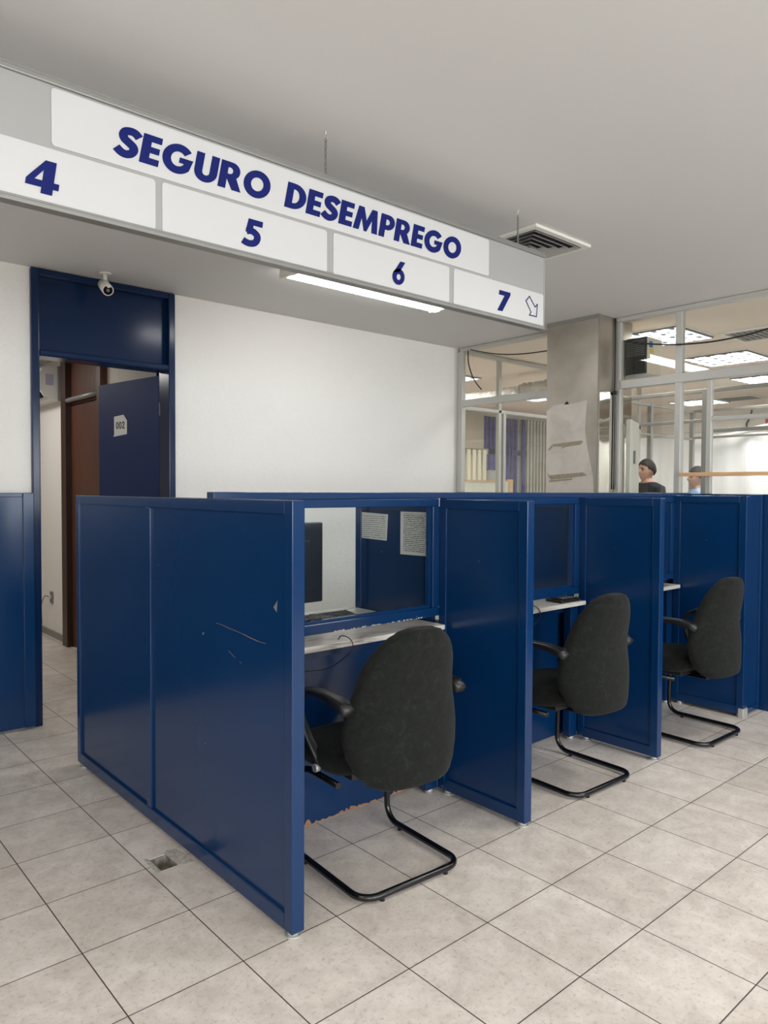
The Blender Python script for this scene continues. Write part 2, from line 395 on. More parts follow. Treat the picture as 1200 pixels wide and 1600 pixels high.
# blue doorway: frame, transom, rail, open leaf
d = thing('door_1', None, None, (0.63, WY, 0), kind='structure')
fr = MB()
fr.box(0.178, 0.224, WY-0.03, WY+0.13, 0, 2.765, bev=0.006); fr.box(1.045, 1.092, WY-0.03, WY+0.13, 0, 2.765, bev=0.006)
fr.box(0.224, 1.045, WY-0.03, WY+0.13, 2.725, 2.765, bev=0.006); fr.box(0.224, 1.045, WY-0.035, WY+0.13, 2.245, 2.285, bev=0.01)
fr.box(0.224, 0.24, WY+0.02, WY+0.05, 2.285, 2.725); fr.box(1.03, 1.045, WY+0.02, WY+0.05, 2.285, 2.725)
fr.build('door_frame', M['blue_door'], d)
B('jamb_shade_strip', M['jamb_shade'], d, 1.05, 1.13, WY+0.1305, WY+0.18, 0, 2.66)  # thickens the jamb at the hinge gap, dark colour stands for its shadow
B('transom_panel', M['blue_door'], d, 0.224, 1.045, WY+0.03, WY+0.06, 2.285, 2.725)
# leaf hinged on the right jamb, swung into the corridor
hx, hy, ang, LW = 1.045, WY+0.13, math.radians(99), 0.80
ux, uy = math.cos(ang), math.sin(ang); nx, ny = -uy, ux     # along leaf, normal toward the room's left
leaf = MB(); t = bmesh.new(); bmesh.ops.create_cube(t, size=1); bmesh.ops.scale(t, vec=(LW, 0.035, 2.215), verts=t.verts)
bmesh.ops.translate(t, vec=(LW/2, -0.0175, 2.215/2+0.015), verts=t.verts)
leaf.merge(t, None, Matrix.Rotation(ang, 3, 'Z')); bmesh.ops.translate(leaf.bm, vec=(hx, hy, 0), verts=leaf.bm.verts)
lf = leaf.build('door_leaf', M['leaf_paint'], d)
for hz in (0.35, 1.2, 2.0):
    MB().cyl((hx+0.006, hy-0.01, hz-0.045), (hx+0.006, hy-0.01, hz+0.045), 0.009).build('hinge', M['alu_dark'], d)
# number sheet taped to the leaf
def on_leaf(s, z, off=0.001): return (hx+ux*s+nx*off, hy+uy*s+ny*off, z)

# low blue wainscot left of the doorway
t_ = thing('wainscot_panel', 'low blue wooden wainscot panel on the wall left of the doorway', 'wall panel', (-1.9, WY-0.05, 0))
B('panel', M['blue'], t_, -3.9, 0.115, WY-0.045, WY-0.002, 0.015, 1.405)
B('stile', M['blue'], t_, 0.115, 0.176, WY-0.058, WY-0.002, 0.015, 1.42, bev=0.003)
B('top_rail', M['blue'], t_, -3.9, 0.113, WY-0.058, WY-0.002, 1.395, 1.42, bev=0.003)

# ------------------------------------------------------------------ cubicle walls
FEET = 'metal'
def side_panel(label, x0, x1, y0, y1, h, seams=(), group=None, feet=True, split=None):
    t = thing('partition_panel', label, 'partition', ((x0+x1)/2, (y0+y1)/2, 0), group)
    fw = 0.045; z0 = 0.02; fr = MB()
    fr.box(x0, x1, y0, y0+fw, z0, h, bev=0.003); fr.box(x0, x1, y1-fw, y1, z0, h, bev=0.003)
    fr.box(x0, x1, y0+fw, y1-fw, h-fw, h, bev=0.003); fr.box(x0, x1, y0+fw, y1-fw, z0, z0+0.055, bev=0.003)
    for s in seams: fr.box(x0, x1, s-0.022, s+0.022, z0+0.055, h-fw, bev=0.003)
    fr.build('panel_frame', M['blue'], t)
    ys = [y0+fw]+[q for s in seams for q in (s-0.022, s+0.022)]+[y1-fw]
    for i in range(0, len(ys), 2):
        B('panel_board', M['blue'], t, x0+0.011, x1-0.011, ys[i], ys[i+1], z0+0.055, h-fw)
    if feet:
        for yy in (y0+0.03, y1-0.05):
            MB().cyl(((x0+x1)/2, yy, 0), ((x0+x1)/2, yy, z0+0.002), 0.018).cyl(((x0+x1)/2, yy, 0), ((x0+x1)/2, yy, 0.006), 0.028).build('levelling_foot', M['alu'], t)
    return t
p0 = side_panel('long blue partition panel at the near end of the row, seamed down its left face', 0.165, 0.214, -0.02, 1.965, 1.413, seams=(1.07,))
p1 = side_panel('blue divider panel right of the nearest black chair', 1.356, 1.404, -0.02, 0.50, 1.404)
p2 = side_panel('blue divider panel right of the middle chair', 2.517, 2.563, 0.0, 0.50, 1.410)
p3 = side_panel('blue divider panel behind the farthest chair, closing the row', 3.64, 3.688, 0.02, 0.50, 1.420)
# scuffs on the long panel
def decal(name, m, parent, pts, x): return MB().poly([(x, y, z) for y, z in pts], thick=0.0006, nrm=(-1, 0, 0)).build(name, m, parent)
XF = 0.176
s = MB(); rr = random.Random(3)
def scratch(s, y0, z0, y1, z1, wd):
    k = 7; pts = []
    for i in range(k+1):
        u = i/k; pts.append((y0+(y1-y0)*u, z0+(z1-z0)*u+rr.uniform(-.002, .002)))
    for i in range(k):
        if rr.random() < 0.25: continue
        a, b = pts[i], pts[i+1]; ww = wd*rr.uniform(.4, 1)
        s.poly([(XF-.0004, a[0], a[1]-ww), (XF-.0004, b[0], b[1]-ww), (XF-.0004, b[0], b[1]+ww), (XF-.0004, a[0], a[1]+ww)], thick=.0004, nrm=(-1, 0, 0))
scratch(s, 0.49, 0.955, 0.15, 0.93, 0.0011); scratch(s, 0.40, 0.865, 0.31, 0.835, 0.0008)
s.build('paint_scratch', M['chipboard'], p0)
s = MB(); s.poly([(XF-.0004, .104, 1.06), (XF-.0004, .08, 1.085), (XF-.0004, .085, 1.045)], thick=.0004, nrm=(-1, 0, 0))
s.poly([(XF-.0004, .60, .90), (XF-.0004, .585, .905), (XF-.0004, .592, .892)], thick=.0004, nrm=(-1, 0, 0))
s.build('paint_chip', M['grey_plastic'], p0)
# small rust repair foot under third divider
MB().box(3.632, 3.70, 0.012, 0.05, 0.0, 0.06, bev=0.006).build('foot_bracket', M['alu'], p3)

# service windows (wall of each booth facing the visitor): frame, pane, kick board, posts
WF0, WF1 = 0.50, 0.545          # front / back faces
def service_window(label, x0, x1, stile_l=0.045, stile_r=0.045):
    t = thing('service_window', label, 'service window', ((x0+x1)/2, 0.52, 0), 'glazed service windows of the booths' if 0 else None)
    fr = MB()
    fr.box(x0, x1, WF0, WF1, 1.372, 1.408, bev=0.003); fr.box(x0, x1, WF0-0.005, WF1, 0.850, 0.892, bev=0.004)
    fr.box(x0, x0+stile_l, WF0, WF1, 0.892, 1.372); fr.box(x1-stile_r, x1, WF0-0.004, WF1, 0.892, 1.372, bev=0.003)
    fr.box(x1-stile_r-0.012, x1-stile_r, WF0+0.012, WF0+0.03, 0.892, 1.372); fr.box(x0+stile_l, x1-stile_r-.012, WF0+0.012, WF0+0.03, 0.892, 0.904)
    fr.build('window_frame', M['blue'], t)
    B('glass_pane', M['glass'], t, x0+stile_l, x1-stile_r-.012, WF0+0.030, WF0+0.034, 0.892, 1.372)
    po = MB(); po.box(x0+0.002, x0+0.05, WF0, WF1, 0.02, 0.789); po.box(x1-0.075, x1-0.002, WF0, WF1, 0.02, 0.789, bev=0.002)
    po.build('post', M['blue'], t)
    B('kick_board', M['blue'], t, x0+0.002, x1-0.002, 0.59, 0.612, 0.012, 0.789)
    MB().cyl((x1-0.04, 0.52, 0), (x1-0.04, 0.52, 0.022), 0.02).build('levelling_foot', M['alu'], t)
    return t
sw1 = service_window('service window of the nearest booth, with its lit glass pane and printed sheets behind', 0.2145, 1.3558)
sw2 = service_window('dark glazed service window of the middle booth', 1.4042, 2.5168)
sw3 = service_window('service window of the farthest booth, mostly hidden by the divider before it', 2.5632, 3.6398)
# continuous cap rail of the window wall
tag(MB().box(0.168, 3.88, WF0-0.004, WF1+0.004, 1.4085, 1.437, bev=0.003).build('cap_rail', M['blue']), 'long blue cap rail running along the top of the whole booth row', 'rail')
# peeled edge of the first kick board
rr = random.Random(11); pe = MB(); n = 90; top = []
for i in range(n+1):
    x = 0.225+(1.30-0.225)*i/n; big = 0.5+0.5*math.sin(i*0.23+1.0)
    top.append((x, 0.5892, 0.013+0.010*rr.random()+0.014*big*rr.random()**2+(0.02 if i in (36, 37) else 0)))
for i in range(n):
    a, b = top[i], top[i+1]
    pe.poly([(a[0], .5895, .012), (b[0], .5895, .012), b, a], thick=.0006, nrm=(0, -1, 0))
pe.build('peeled_edge', M['chipboard'], sw1)
# white paint chips along the lower rail of the first window
pc = MB(); rr = random.Random(5)
for i in range(46):
    x = 0.72+0.52*rr.random()**0.7; s_ = rr.uniform(.0015, .004)
    pc.box(x, x+s_*2.2, WF0-0.0062, WF0-0.0052, 0.8515, 0.8515+s_)
pc.build('paint_chips', M['paper'], sw1)
# dividers on the clerks' side
def rear_div(label, x0, x1, y1):
    t = thing('rear_divider', label, 'partition', ((x0+x1)/2, 0.9, 0))
    fr = MB(); fr.box(x0, x1, y1-0.045, y1, 0.02, 1.385, bev=0.003); fr.box(x0, x1, WF1+0.006, y1-0.045, 1.34, 1.385, bev=0.003)
    fr.build('panel_frame', M['blue'], t)
    B('panel_board', M['blue'], t, x0+0.01, x1-0.01, WF1+0.006, y1-0.045, 0.02, 1.34)
    return t
rear_div('blue divider on the clerks side carrying two printed sheets, behind the nearest glass', 1.350, 1.396, 1.125)
rear_div('blue divider on the clerks side, seen through the middle window', 2.512, 2.560, 1.30)
rear_div('blue divider on the clerks side, at the far end of the row', 3.636, 3.686, 1.30)
# sheets (on divider face x=1.35)
def sheet(label, m, pts, x=1.3595, name='printed_sheet', cat='paper'):
    o = MB().poly([(x, y, z) for y, z in pts], thick=0.0008, nrm=(-1, 0, 0)).build(name, m); return tag(o, label, cat)
sheet('small printed sheet taped landscape, left one of the two behind the nearest glass', M['print_loose'], [(1.094, 1.329), (.870, 1.322), (.880, 1.186), (1.094, 1.191)])
sheet('larger densely printed sheet, right one of the two behind the nearest glass', M['print_dense'], [(.775, 1.343), (.556, 1.346), (.556, 1.127), (.775, 1.124)])
# worktops
def counter(label, x0, x1, y1=1.14):
    t = thing('counter_top', label, 'counter', ((x0+x1)/2, 0.8, 0.8))
    MB().box(x0, x1, 0.442, y1, 0.792, 0.816, bev=0.004).build('slab', M['marble'], t)
    B('batten', M['blue'], t, x0+.002, x1-.002, 0.552, 0.588, 0.74, 0.7915)
    return t
counter('pale veined marble counter of the nearest booth', 0.218, 1.342)
counter('pale veined marble counter of the middle booth', 1.408, 2.509)
counter('pale veined marble counter of the farthest booth', 2.567, 3.633)

# keyboards
def keyboard(label, x0, y0, wx, wy, z=0.8163, group=None):
    t = thing('keyboard', label, 'keyboard', (x0+wx/2, y0+wy/2, z), group)
    MB().box(x0, x0+wx, y0, y0+wy, z, z+0.014, bev=0.004).build('keyboard_body', M['pale_grey'], t)
    k = MB(); cols = int(wx/0.0195)-1; rows = 6; kx = (wx-0.02)/cols; ky = (wy-0.024)/rows
    for i in range(cols):
        for j in range(rows):
            if j == 0 and 4 <= i <= 9: continue
            k.box(x0+.01+i*kx+.0028, x0+.01+(i+1)*kx-.0028, y0+.012+j*ky+.0028, y0+.012+(j+1)*ky-.0028, z+.0142, z+.021+j*0.0008)
    k.box(x0+.01+4*kx+.0015, x0+.01+10*kx-.0015, y0+.0135, y0+.012+ky-.0015, z+.0142, z+.021)
    o = k.build('keys', M['key_grey'], t); o['kind'] = 'stuff'
    return t
keyboard('black computer keyboard on the marble counter behind the nearest glass', 0.665, 0.755, 0.45, 0.155).rotation_euler = (math.radians(5), 0, 0)
bpy.data.objects['keyboard'].location.z += 0.0075
# pin pad in booth 2
t = thing('keypad', 'flat black keypad lying on the middle booth counter', 'keypad', (2.39, 0.53, 0.8163))
MB().box(2.30, 2.475, 0.462, 0.575, 0.8163, 0.836, bev=0.006).build('keypad_body', M['black_plastic'], t)
k = MB()
for i in range(4):
    for j in range(3): k.box(2.33+i*0.03, 2.352+i*0.03, 0.478+j*0.026, 0.496+j*0.026, 0.8382, 0.841)
o = k.build('keys', M['grey_plastic'], t); o['kind'] = 'stuff'
# computer monitor
t = thing('computer_monitor', 'black computer monitor seen from behind through the nearest glass', 'monitor', (0.81, 1.0, 0.8163))
MB().box(0.585, 1.030, 0.985, 1.02, 0.892, 1.286, bev=0.006).box(0.66, 0.95, 0.972, 0.986, 0.96, 1.20, bev=0.004).build('monitor_housing', M['screen'], t)
B('display', M['lens_glass'], t, 0.60, 1.015, 1.0205, 1.022, 0.91, 1.27)
MB().box(0.77, 0.83, 0.99, 1.01, 0.828, 0.90).build('stand', M['screen'], t)
MB().box(0.69, 0.91, 0.975, 1.10, 0.8163, 0.828, bev=0.004).build('stand_base', M['screen'], t)
# small black clip
t = tag(MB().box(0.95, 0.985, 0.965, 0.995, 0.8163, 0.836, bev=0.003).box(0.985, 1.0, 0.968, 0.99, 0.8163, 0.826, bev=.002).build('stapler', M['black_plastic']), 'small black stapler behind the keyboard on the nearest counter', 'stapler')
# cables hanging over the counters
def wire(label, pts, r=0.0022, m='black_plastic', name='cable', cat='cable', par=None):
    # catmull-rom smoothing
    P = [Vector(p) for p in pts]; Q = []
    for i in range(len(P)-1):
        p0_, p1_, p2_, p3_ = P[max(i-1, 0)], P[i], P[i+1], P[min(i+2, len(P)-1)]
        for k in range(8):
            u = k/8; Q.append(0.5*((2*p1_)+(-p0_+p2_)*u+(2*p0_-5*p1_+4*p2_-p3_)*u*u+(-p0_+3*p1_-3*p2_+p3_)*u**3))
    Q.append(P[-1]); o = MB().tube(Q, r, n=6).build(name, M[m], par)
    if label: tag(o, label, cat)
    return o
wire('thin black cable looping over the front edge of the nearest counter', [(.74, .485, .818), (.745, .47, .835), (.765, .445, .828), (.775, .430, .80), (.75, .428, .765), (.70, .50, .70), (.60, .56, .69), (.45, .57, .705), (.3, .575, .70)])
wire('black cable looping over the front edge of the middle counter', [(2.0, .50, .82), (2.03, .47, .835), (2.055, .438, .815), (2.06, .43, .77), (2.03, .46, .72)], 0.003)
# cable hole under the counter
MB().poly([(.995, .5895, .735), (1.035, .5895, .735), (1.04, .5895, .752), (1.01, .5895, .765), (.985, .5895, .755)], thick=.001, nrm=(0, -1, 0)).build('cable_hole', M['chipboard'], sw1)

# clerk seats seen through the first glass
# end panel between last divider and the glazed partition
t = thing('end_panel', 'blue end panel between the last divider and the glazed partition', 'partition', (3.8, 0.04, 0))
MB().box(3.69, 3.72, 0.025, 0.06, 0.015, 1.43, bev=.002).box(3.88, 3.905, 0.025, 0.06, 0.015, 1.43, bev=.002).box(3.72, 3.88, 0.025, 0.06, 1.39, 1.43, bev=.002).box(3.72, 3.88, 0.025, 0.06, 0.015, 0.05, bev=.002).build('panel_frame', M['blue'], t)
B('panel_board', M['blue'], t, 3.72, 3.88, 0.035, 0.055, 0.05, 1.39)

# ------------------------------------------------------------------ glazed aluminium partition (x = GX)
def rail(mb, y0, y1, z0, z1, dx=0.03, x=GX, bev=0.004): mb.box(x-dx, x+dx*0.9, min(y0, y1), max(y0, y1), z0, z1, bev=bev)
LOW = 1.43
w1 = thing('window_1', None, None, (GX, 2.2, 0), kind='structure')
a = MB(); rail(a, 1.60, 2.745, 2.735, H-0.002, .032); rail(a, 2.715, 2.775, LOW, 2.735, .028); rail(a, 1.60, 2.715, 2.225, 2.285, .03); rail(a, 1.60, 1.635, LOW, 2.735, .02)
a.build('window_frame', M['alu'], w1)
B('glass_pane', M['glass'], w1, GX-.003, GX+.003, 1.635, 2.715, 2.285, 2.735); B('glass_pane', M['glass'], w1, GX-.003, GX+.003, 1.635, 2.715, LOW, 2.225)
B('lower_panel', M['blue'], w1, GX-.02, GX+.02, 1.60, 2.775, 0, LOW)
w2 = thing('window_2', None, None, (GX, -1, 0), kind='structure')
a = MB(); rail(a, -6, 1.128, 2.735, H-0.002, .032); rail(a, 1.085, 1.128, LOW, 2.735, .026); rail(a, -6, 1.085, 2.225, 2.290, .033); rail(a, 0.602, 0.648, LOW, 2.735, .03)
for my in (-0.8, -2.1, -3.4, -4.7): rail(a, my-.022, my+.022, LOW, 2.735, .03)
rail(a, 0.385, 0.42, LOW, 2.225, .02); rail(a, -0.78, 0.385, 1.935, 1.965, .018)
a.build('window_frame', M['alu'], w2)
for (ya, yb) in ((0.648, 1.085), (-0.778, 0.602), (-2.078, -.822), (-3.378, -2.122), (-4.678, -3.422), (-5.98, -4.722)):
    B('glass_pane', M['glass'], w2, GX-.003, GX+.003, ya, yb, 2.29, 2.735)
for (ya, yb) in ((0.648, 1.085), (0.42, 0.602), (-2.078, -.822), (-3.378, -2.122), (-4.678, -3.422), (-5.98, -4.722)):
    B('glass_pane', M['glass'], w2, GX-.003, GX+.003, ya, yb, LOW, 2.225)
B('glass_pane', M['glass'], w2, GX-.003, GX+.003, -.778, .385, LOW, 1.935); B('glass_pane', M['glass'], w2, GX-.003, GX+.003, -.778, .385, 1.965, 2.225)
B('lower_panel', M['blue'], w2, GX-.02, GX+.02, -6, 1.12, 0, LOW)
# windows behind the camera
for i, (xa, xb) in enumerate(wins):
    w3 = thing('window_%d' % (3+i), None, None, ((xa+xb)/2, -6.05, 0.9), kind='structure')
    a = MB()
    for q in (xa+.02, (xa+xb)/2, xb-.02): a.box(q-.02, q+.02, -6.07, -6.03, .9, 2.4)
    a.box(xa, xb, -6.07, -6.03, .9, .94); a.box(xa, xb, -6.07, -6.03, 2.36, 2.4); a.build('window_frame', M['alu'], w3)

# column clad in steel sheet
CX0, CX1, CY0, CY1 = 3.69, 4.16, 1.132, 1.598
col = MB().box(CX0, CX1, CY0, CY1, 0, H).build('wall_column', M['steel']); struct(col)
# front cladding: upper sheet + lighter lower sheet with a curled edge, mirror sheet on side
cl = MB(); k = cl.mi(M['steel_matte'])
pts = [(1.596, 1.30), (1.596, 2.075), (1.53, 2.12), (1.45, 2.125), (1.36, 2.118), (1.225, 2.135), (1.235, 2.02), (1.243, 1.92), (1.225, 1.80), (1.195, 1.68), (1.165, 1.55), (1.155, 1.30)]
cl.poly([(CX0-.0005, y, z) for y, z in pts], thick=.002, nrm=(-1, 0, 0)); cl.build('lower_cladding', M['steel_matte'], col)
cl = MB(); cl.box(CX0+.02, CX1, CY0-.003, CY0-.0005, 1.3, 2.20); cl.build('side_cladding', M['steel_mirror'], col)
MB().box(CX0-.004, CX0+.003, CY0-.004, CY0+.004, 0, H).box(CX0-.004, CX0+.002, CY0, CY1, H-.03, H-.001).build('corner_trim', M['alu_dark'], col)
MB().poly([(CX0-.003, 1.43, 2.118), (CX0-.003, 1.385, 2.118), (CX0-.003, 1.405, 2.142)], thick=.001, nrm=(-1, 0, 0)).build('torn_hole', M['dark'], col)
def strip(label, segs):
    s = MB()
    for q in segs: s.poly([(CX0-.0035, y, z) for y, z in q], thick=.0012, nrm=(-1, 0, 0))
    tag(s.build('tape_strip', M['tape']), label, 'tape')
strip('torn brown tape strip on the steel column, upper one of the two', [[(1.58, 1.765), (1.55, 1.80), (1.53, 1.815), (1.27, 1.832), (1.255, 1.822), (1.28, 1.80), (1.40, 1.79), (1.45, 1.777), (1.44, 1.792), (1.53, 1.797), (1.555, 1.77)]])
strip('torn brown tape strip on the steel column, lower one of the two', [[(1.585, 1.595), (1.56, 1.57), (1.25, 1.588), (1.215, 1.565), (1.25, 1.56), (1.36, 1.548), (1.55, 1.535), (1.565, 1.553)], [(1.56, 1.530), (1.345, 1.545), (1.35, 1.532), (1.56, 1.515)]])

# ------------------------------------------------------------------ far room seen through the glass
# second glazed frame in line with the back wall
fw_ = thing('partition_frame', 'aluminium framed glazed screen running away behind the left glass bay', 'partition', (5.5, WY, 0))
a = MB()
a.box(4.0, 7.2, WY-.02, WY+.02, 2.725, 2.765, bev=.004); a.box(4.0, 7.2, WY-.02, WY+.02, 2.21, 2.245, bev=.004)
for q in (4.52, 5.75, 7.18): a.box(q-.022, q+.022, WY-.02, WY+.02, 0, 2.725, bev=.004)
a.box(4.56, 4.60, WY-.03, WY+.03, 0, 2.21, bev=.004)
a.build('screen_frame', M['alu'], fw_)
for (xa, xb) in ((4.05, 4.495), (4.62, 5.72), (5.78, 7.15)): B('glass_pane', M['glass'], fw_, xa, xb, WY-.002, WY+.002, 1.0, 2.21)
# far window wall with blinds at y = 5.95
fb = thing('blind_wall_frame', 'pale frame of the far windows holding purple blinds', 'window frame', (8.5, 5.97, 0))
a = MB(); a.box(7.4, 10.6, 5.93, 5.99, 2.66, 2.74); a.box(7.4, 9.1, 5.93, 5.99, 2.04, 2.13); a.box(8.05, 8.32, 5.93, 5.99, 1.0, 2.66)
a.box(8.41, 8.52, 5.93, 5.99, 1.0, 2.66); a.box(8.77, 8.89, 5.93, 5.99, 1.0, 2.66); a.box(9.0, 9.04, 5.93, 5.99, 1.0, 2.66); a.build('window_frame', M['alu'], fb)
def blind(label, m, x0, x1, z0, z1, y=5.90, sl=0.09, group=None, along='x'):
    a = MB(); n = max(1, round((x1-x0)/sl)); d = (x1-x0)/n
    for i in range(n):
        q = x0+(i+.5)*d
        if along == 'x': a.box(q-d*.46, q+d*.46, y-.002, y+.002, z0, z1, rot=Matrix.Rotation(.25, 3, 'Z'), about=(q, y, 0))
    return tag(a.build('vertical_blind', m), label, 'blind', group)
blind('purple vertical blind in the upper pane left of the far mullion', M['purple'], 7.84, 8.30, 2.13, 2.65)
blind('short purple vertical blind in the lower pane left of the far mullion', M['purple'], 7.95, 8.30, 1.78, 2.035)
blind('tall narrow purple vertical blind right of the far mullion', M['purple'], 8.42, 8.78, 1.2, 2.65)
blind('narrow purple blind beside the long white blinds', M['purple'], 8.88, 9.0, 1.2, 2.65)
blind('long white vertical blinds beside the steel column', M['white_blind'], 9.04, 10.3, 1.0, 2.66, 5.92)
t = tag(MB().box(7.4, 7.84, 5.85, 5.93, 2.11, 2.66).build('beige_board', M['beige']), 'beige board above the bright cream slats', 'board')
for i in range(4):
    tag(MB().box(7.47+i*.125, 7.545+i*.125, 5.86, 5.88, 1.2, 2.10).build('cream_slat', M['cream_blind']), 'upright cream slat behind the pine rail', 'slat', 'cream upright slats by the far wall')
t = thing('pine_screen', 'low screen with pale pine top rail and end post beyond the left glass bay', 'screen', (6.2, 4.5, 0))
B('top_rail', M['pine'], t, 5.3, 6.80, 4.49, 4.52, 1.56, 1.585); B('end_post', M['pine'], t, 6.80, 6.88, 4.48, 4.53, 0, 1.60)
B('screen_board', M['white_blind'], t, 5.3, 6.80, 4.495, 4.515, 0, 1.56)
# foil duct
dp = []; rr = random.Random(2)
for i in range(60):
    u = i/59; dp.append((5.55+rr.uniform(-.01, .01), 4.85-2.1*u, 2.555+0.02*math.sin(u*9)+0.025*u))
rad = [0.065+0.014*(i % 2)+rr.uniform(-.008, .008) for i in range(60)]
tag(MB().tube(dp, rad, n=14).build('foil_duct', M['foil']), 'crinkled silver foil duct hanging under the ceiling behind the left glass bay', 'duct')
# aluminium cubicle frame in the far room
t = thing('partition_frame', 'grey aluminium cubicle frame standing around the two men', 'partition', (5.5, 1.0, 0))
a = MB(); X2 = 4.8
a.box(X2-.018, X2+.018, -2.5, 1.72, 2.255, 2.285, bev=.003); a.box(X2-.018, X2+.018, -2.5, 1.72, 2.015, 2.04, bev=.003); a.box(X2-.015, X2+.015, -2.5, .82, 1.925, 1.955, bev=.003)
for yy in (.838, 1.72, -1.0): a.box(X2-.02, X2+.02, yy-.02, yy+.02, 0, 2.285, bev=.003)
a.box(X2, 7.82, 2.38, 2.42, 2.425, 2.455, bev=.003); a.box(X2, 7.82, 2.38, 2.42, 2.085, 2.11, bev=.003)
for xx in (6.77, 7.80): a.box(xx-.025, xx+.025, 2.375, 2.425, 0, 2.455, bev=.003)
a.box(7.78, 7.82, -2.5, 2.38, 2.425, 2.455, bev=.003); a.box(7.78, 7.82, -2.5, 2.38, 2.10, 2.125, bev=.003)
a.build('cubicle_frame', M['alu_dark'], t)
# white curtains
a = MB(); t_b = bmesh.new(); n = 160; ya, yb = 4.2, -3.0; vs = []
for i in range(n+1):
    u = i/n; y = ya+(yb-ya)*u; x = 8.4+.035*math.sin(u*55)+.02*math.sin(u*131+1); zt = 2.15+.04*math.sin(u*14)**2
    vs.append((t_b.verts.new((x, y, 0.05)), t_b.verts.new((x, y, zt))))
for i in range(n): f_ = t_b.faces.new((vs[i][0], vs[i+1][0], vs[i+1][1], vs[i][1])); f_.smooth = True
a.merge(t_b); cu = a.build('white_curtain', M['white_curtain'])
so = cu.modifiers.new('thickness', 'SOLIDIFY'); so.thickness = 0.004
tag(cu, 'long white curtain hanging behind the two men', 'curtain')
wire('curtain rail carrying the white curtain, sagging grey rod', [(8.4, 4.2, 2.235), (8.4, 1.5, 2.225), (8.4, -3, 2.235)], .012, 'alu', 'curtain_rod', 'rod')
# thick folded swag of the curtain on the right
wire('rolled white cloth swag draped above the curtain', [(8.28, 2.5, 2.14), (8.28, 2.1, 2.17), (8.28, 1.6, 2.26), (8.28, .6, 2.28), (8.28, -1, 2.28)], .03, 'white_curtain', 'cloth_swag', 'cloth')
# upright white door leaf ajar
t = thing('white_door_leaf', 'narrow white door leaf standing open just right of the steel column', 'door', (4.1, 1.05, 0))
MB().poly([(4.01, 1.05, .02), (4.16, 1.05, .02), (4.14, 1.05, 1.975), (4.01, 1.05, 2.0)], thick=.035, nrm=(0, 1, 0)).build('leaf', M['white_plastic'], t)
B('lock_plate', M['grey_plastic'], t, 4.06, 4.085, 1.045, 1.0499, 1.66, 1.76)
# pine rail along the glass
tag(MB().box(3.885, 3.908, -3.0, 0.592, 1.553, 1.580, bev=.002).build('pine_rail', M['pine']), 'pale pine rail fixed across the right glass bay', 'rail')

# ceiling troffers
def troffer(x, y, label, group):
    t = thing('ceiling_light', label, 'ceiling light', (x, y, H), group); s = 0.31
    fr = MB()
    for q in ((x-s-.015, x-s, y-s-.015, y+s+.015), (x+s, x+s+.015, y-s-.015, y+s+.015), (x-s, x+s, y-s-.015, y-s), (x-s, x+s, y+s, y+s+.015)): fr.box(*q, H-.012, H-.0005)
    fr.build('trim_frame', M['white_plastic'], t)
    B('reflector_tray', M['lamp_on'], t, x-s, x+s, y-s, y+s, H-.004, H-.001)
    lo = MB()
    for k in range(5):
        q = -s+2*s*k/4; lo.box(x+q-.004, x+q+.004, y-s, y+s, H-.024, H-.009)
    for k in range(5):
        q = -s+2*s*k/4
        lo.box(x-s, x+s, y+q-.006, y+q+.006, H-.024, H-.009)
    for k in range(4):
        q = -s+2*s*(k+.5)/4
        for j in range(4):
            p_ = -s+2*s*(j+.5)/4
            lo.poly([(x+q-.05, y+p_-.012, H-.009), (x+q+.05, y+p_-.012, H-.009), (x+q+.03, y+p_+.02, H-.014), (x+q-.03, y+p_+.025, H-.016)])
    lo.build('louvre', M['reflector'], t)
    return t
names = ['square louvred ceiling light nearest beyond the glass, half behind the air conditioner', 'square louvred ceiling light second beyond the right glass', 'square louvred ceiling light third beyond the right glass, under the transom', 'square louvred ceiling light deepest beyond the right glass', 'square louvred ceiling light at the left edge of the left glass bay', 'square louvred ceiling light beyond the left glass bay, beside the column', 'square louvred ceiling light beyond the right edge, out of the row', 'square louvred ceiling light beside the glass, beyond the right edge']
for (x, y), nm in zip(FAR_TROFFERS, names): troffer(x, y, nm, 'louvred ceiling lights of the far room')
hn = ['left front', 'left rear', 'middle rear', 'right rear', 'right front']  # out-of-view fixtures added to carry the hall's fill light
for (x, y), nm in zip(HALL_FILL_TROFFERS, hn): troffer(x, y, 'added unseen louvred light of the waiting hall, '+nm+' one', 'added unseen ceiling lights of the hall')
# far ceiling grilles
def grille(name, label, x0, x1, y0, y1, dark_lines=True, cat='vent'):
    t = thing(name, label, cat, ((x0+x1)/2, (y0+y1)/2, H)); fw = .035
    fr = MB(); fr.box(x0, x1, y0, y0+fw, H-.016, H-.0005, bev=.002); fr.box(x0, x1, y1-fw, y1, H-.016, H-.0005, bev=.002)
    fr.box(x0, x0+fw, y0+fw, y1-fw, H-.016, H-.0005, bev=.002); fr.box(x1-fw, x1, y0+fw, y1-fw, H-.016, H-.0005, bev=.002)
    fr.build('vent_frame', M['white_plastic'], t)
    B('vent_cavity', M['dark'], t, x0+fw, x1-fw, y0+fw, y1-fw, H-.002, H-.0008)
    return t, fw
t, fw = grille('ceiling_vent', 'ceiling vent beyond the right glass with a dirty grille', 5.0, 5.5, .34, .84)
lo = MB()
for k in range(9): lo.box(5.035, 5.465, .38+k*.048, .415+k*.048, H-.012, H-.006)
lo.build('louvre', M['grey_plastic'], t)
t, fw = grille('ceiling_vent', 'grey square ceiling vent deep in the far room', 9.2, 9.7, 2.25, 2.8)
lo = MB()
for k in range(11): lo.box(9.235, 9.665, 2.29+k*.043, 2.325+k*.043, H-.012, H-.006)
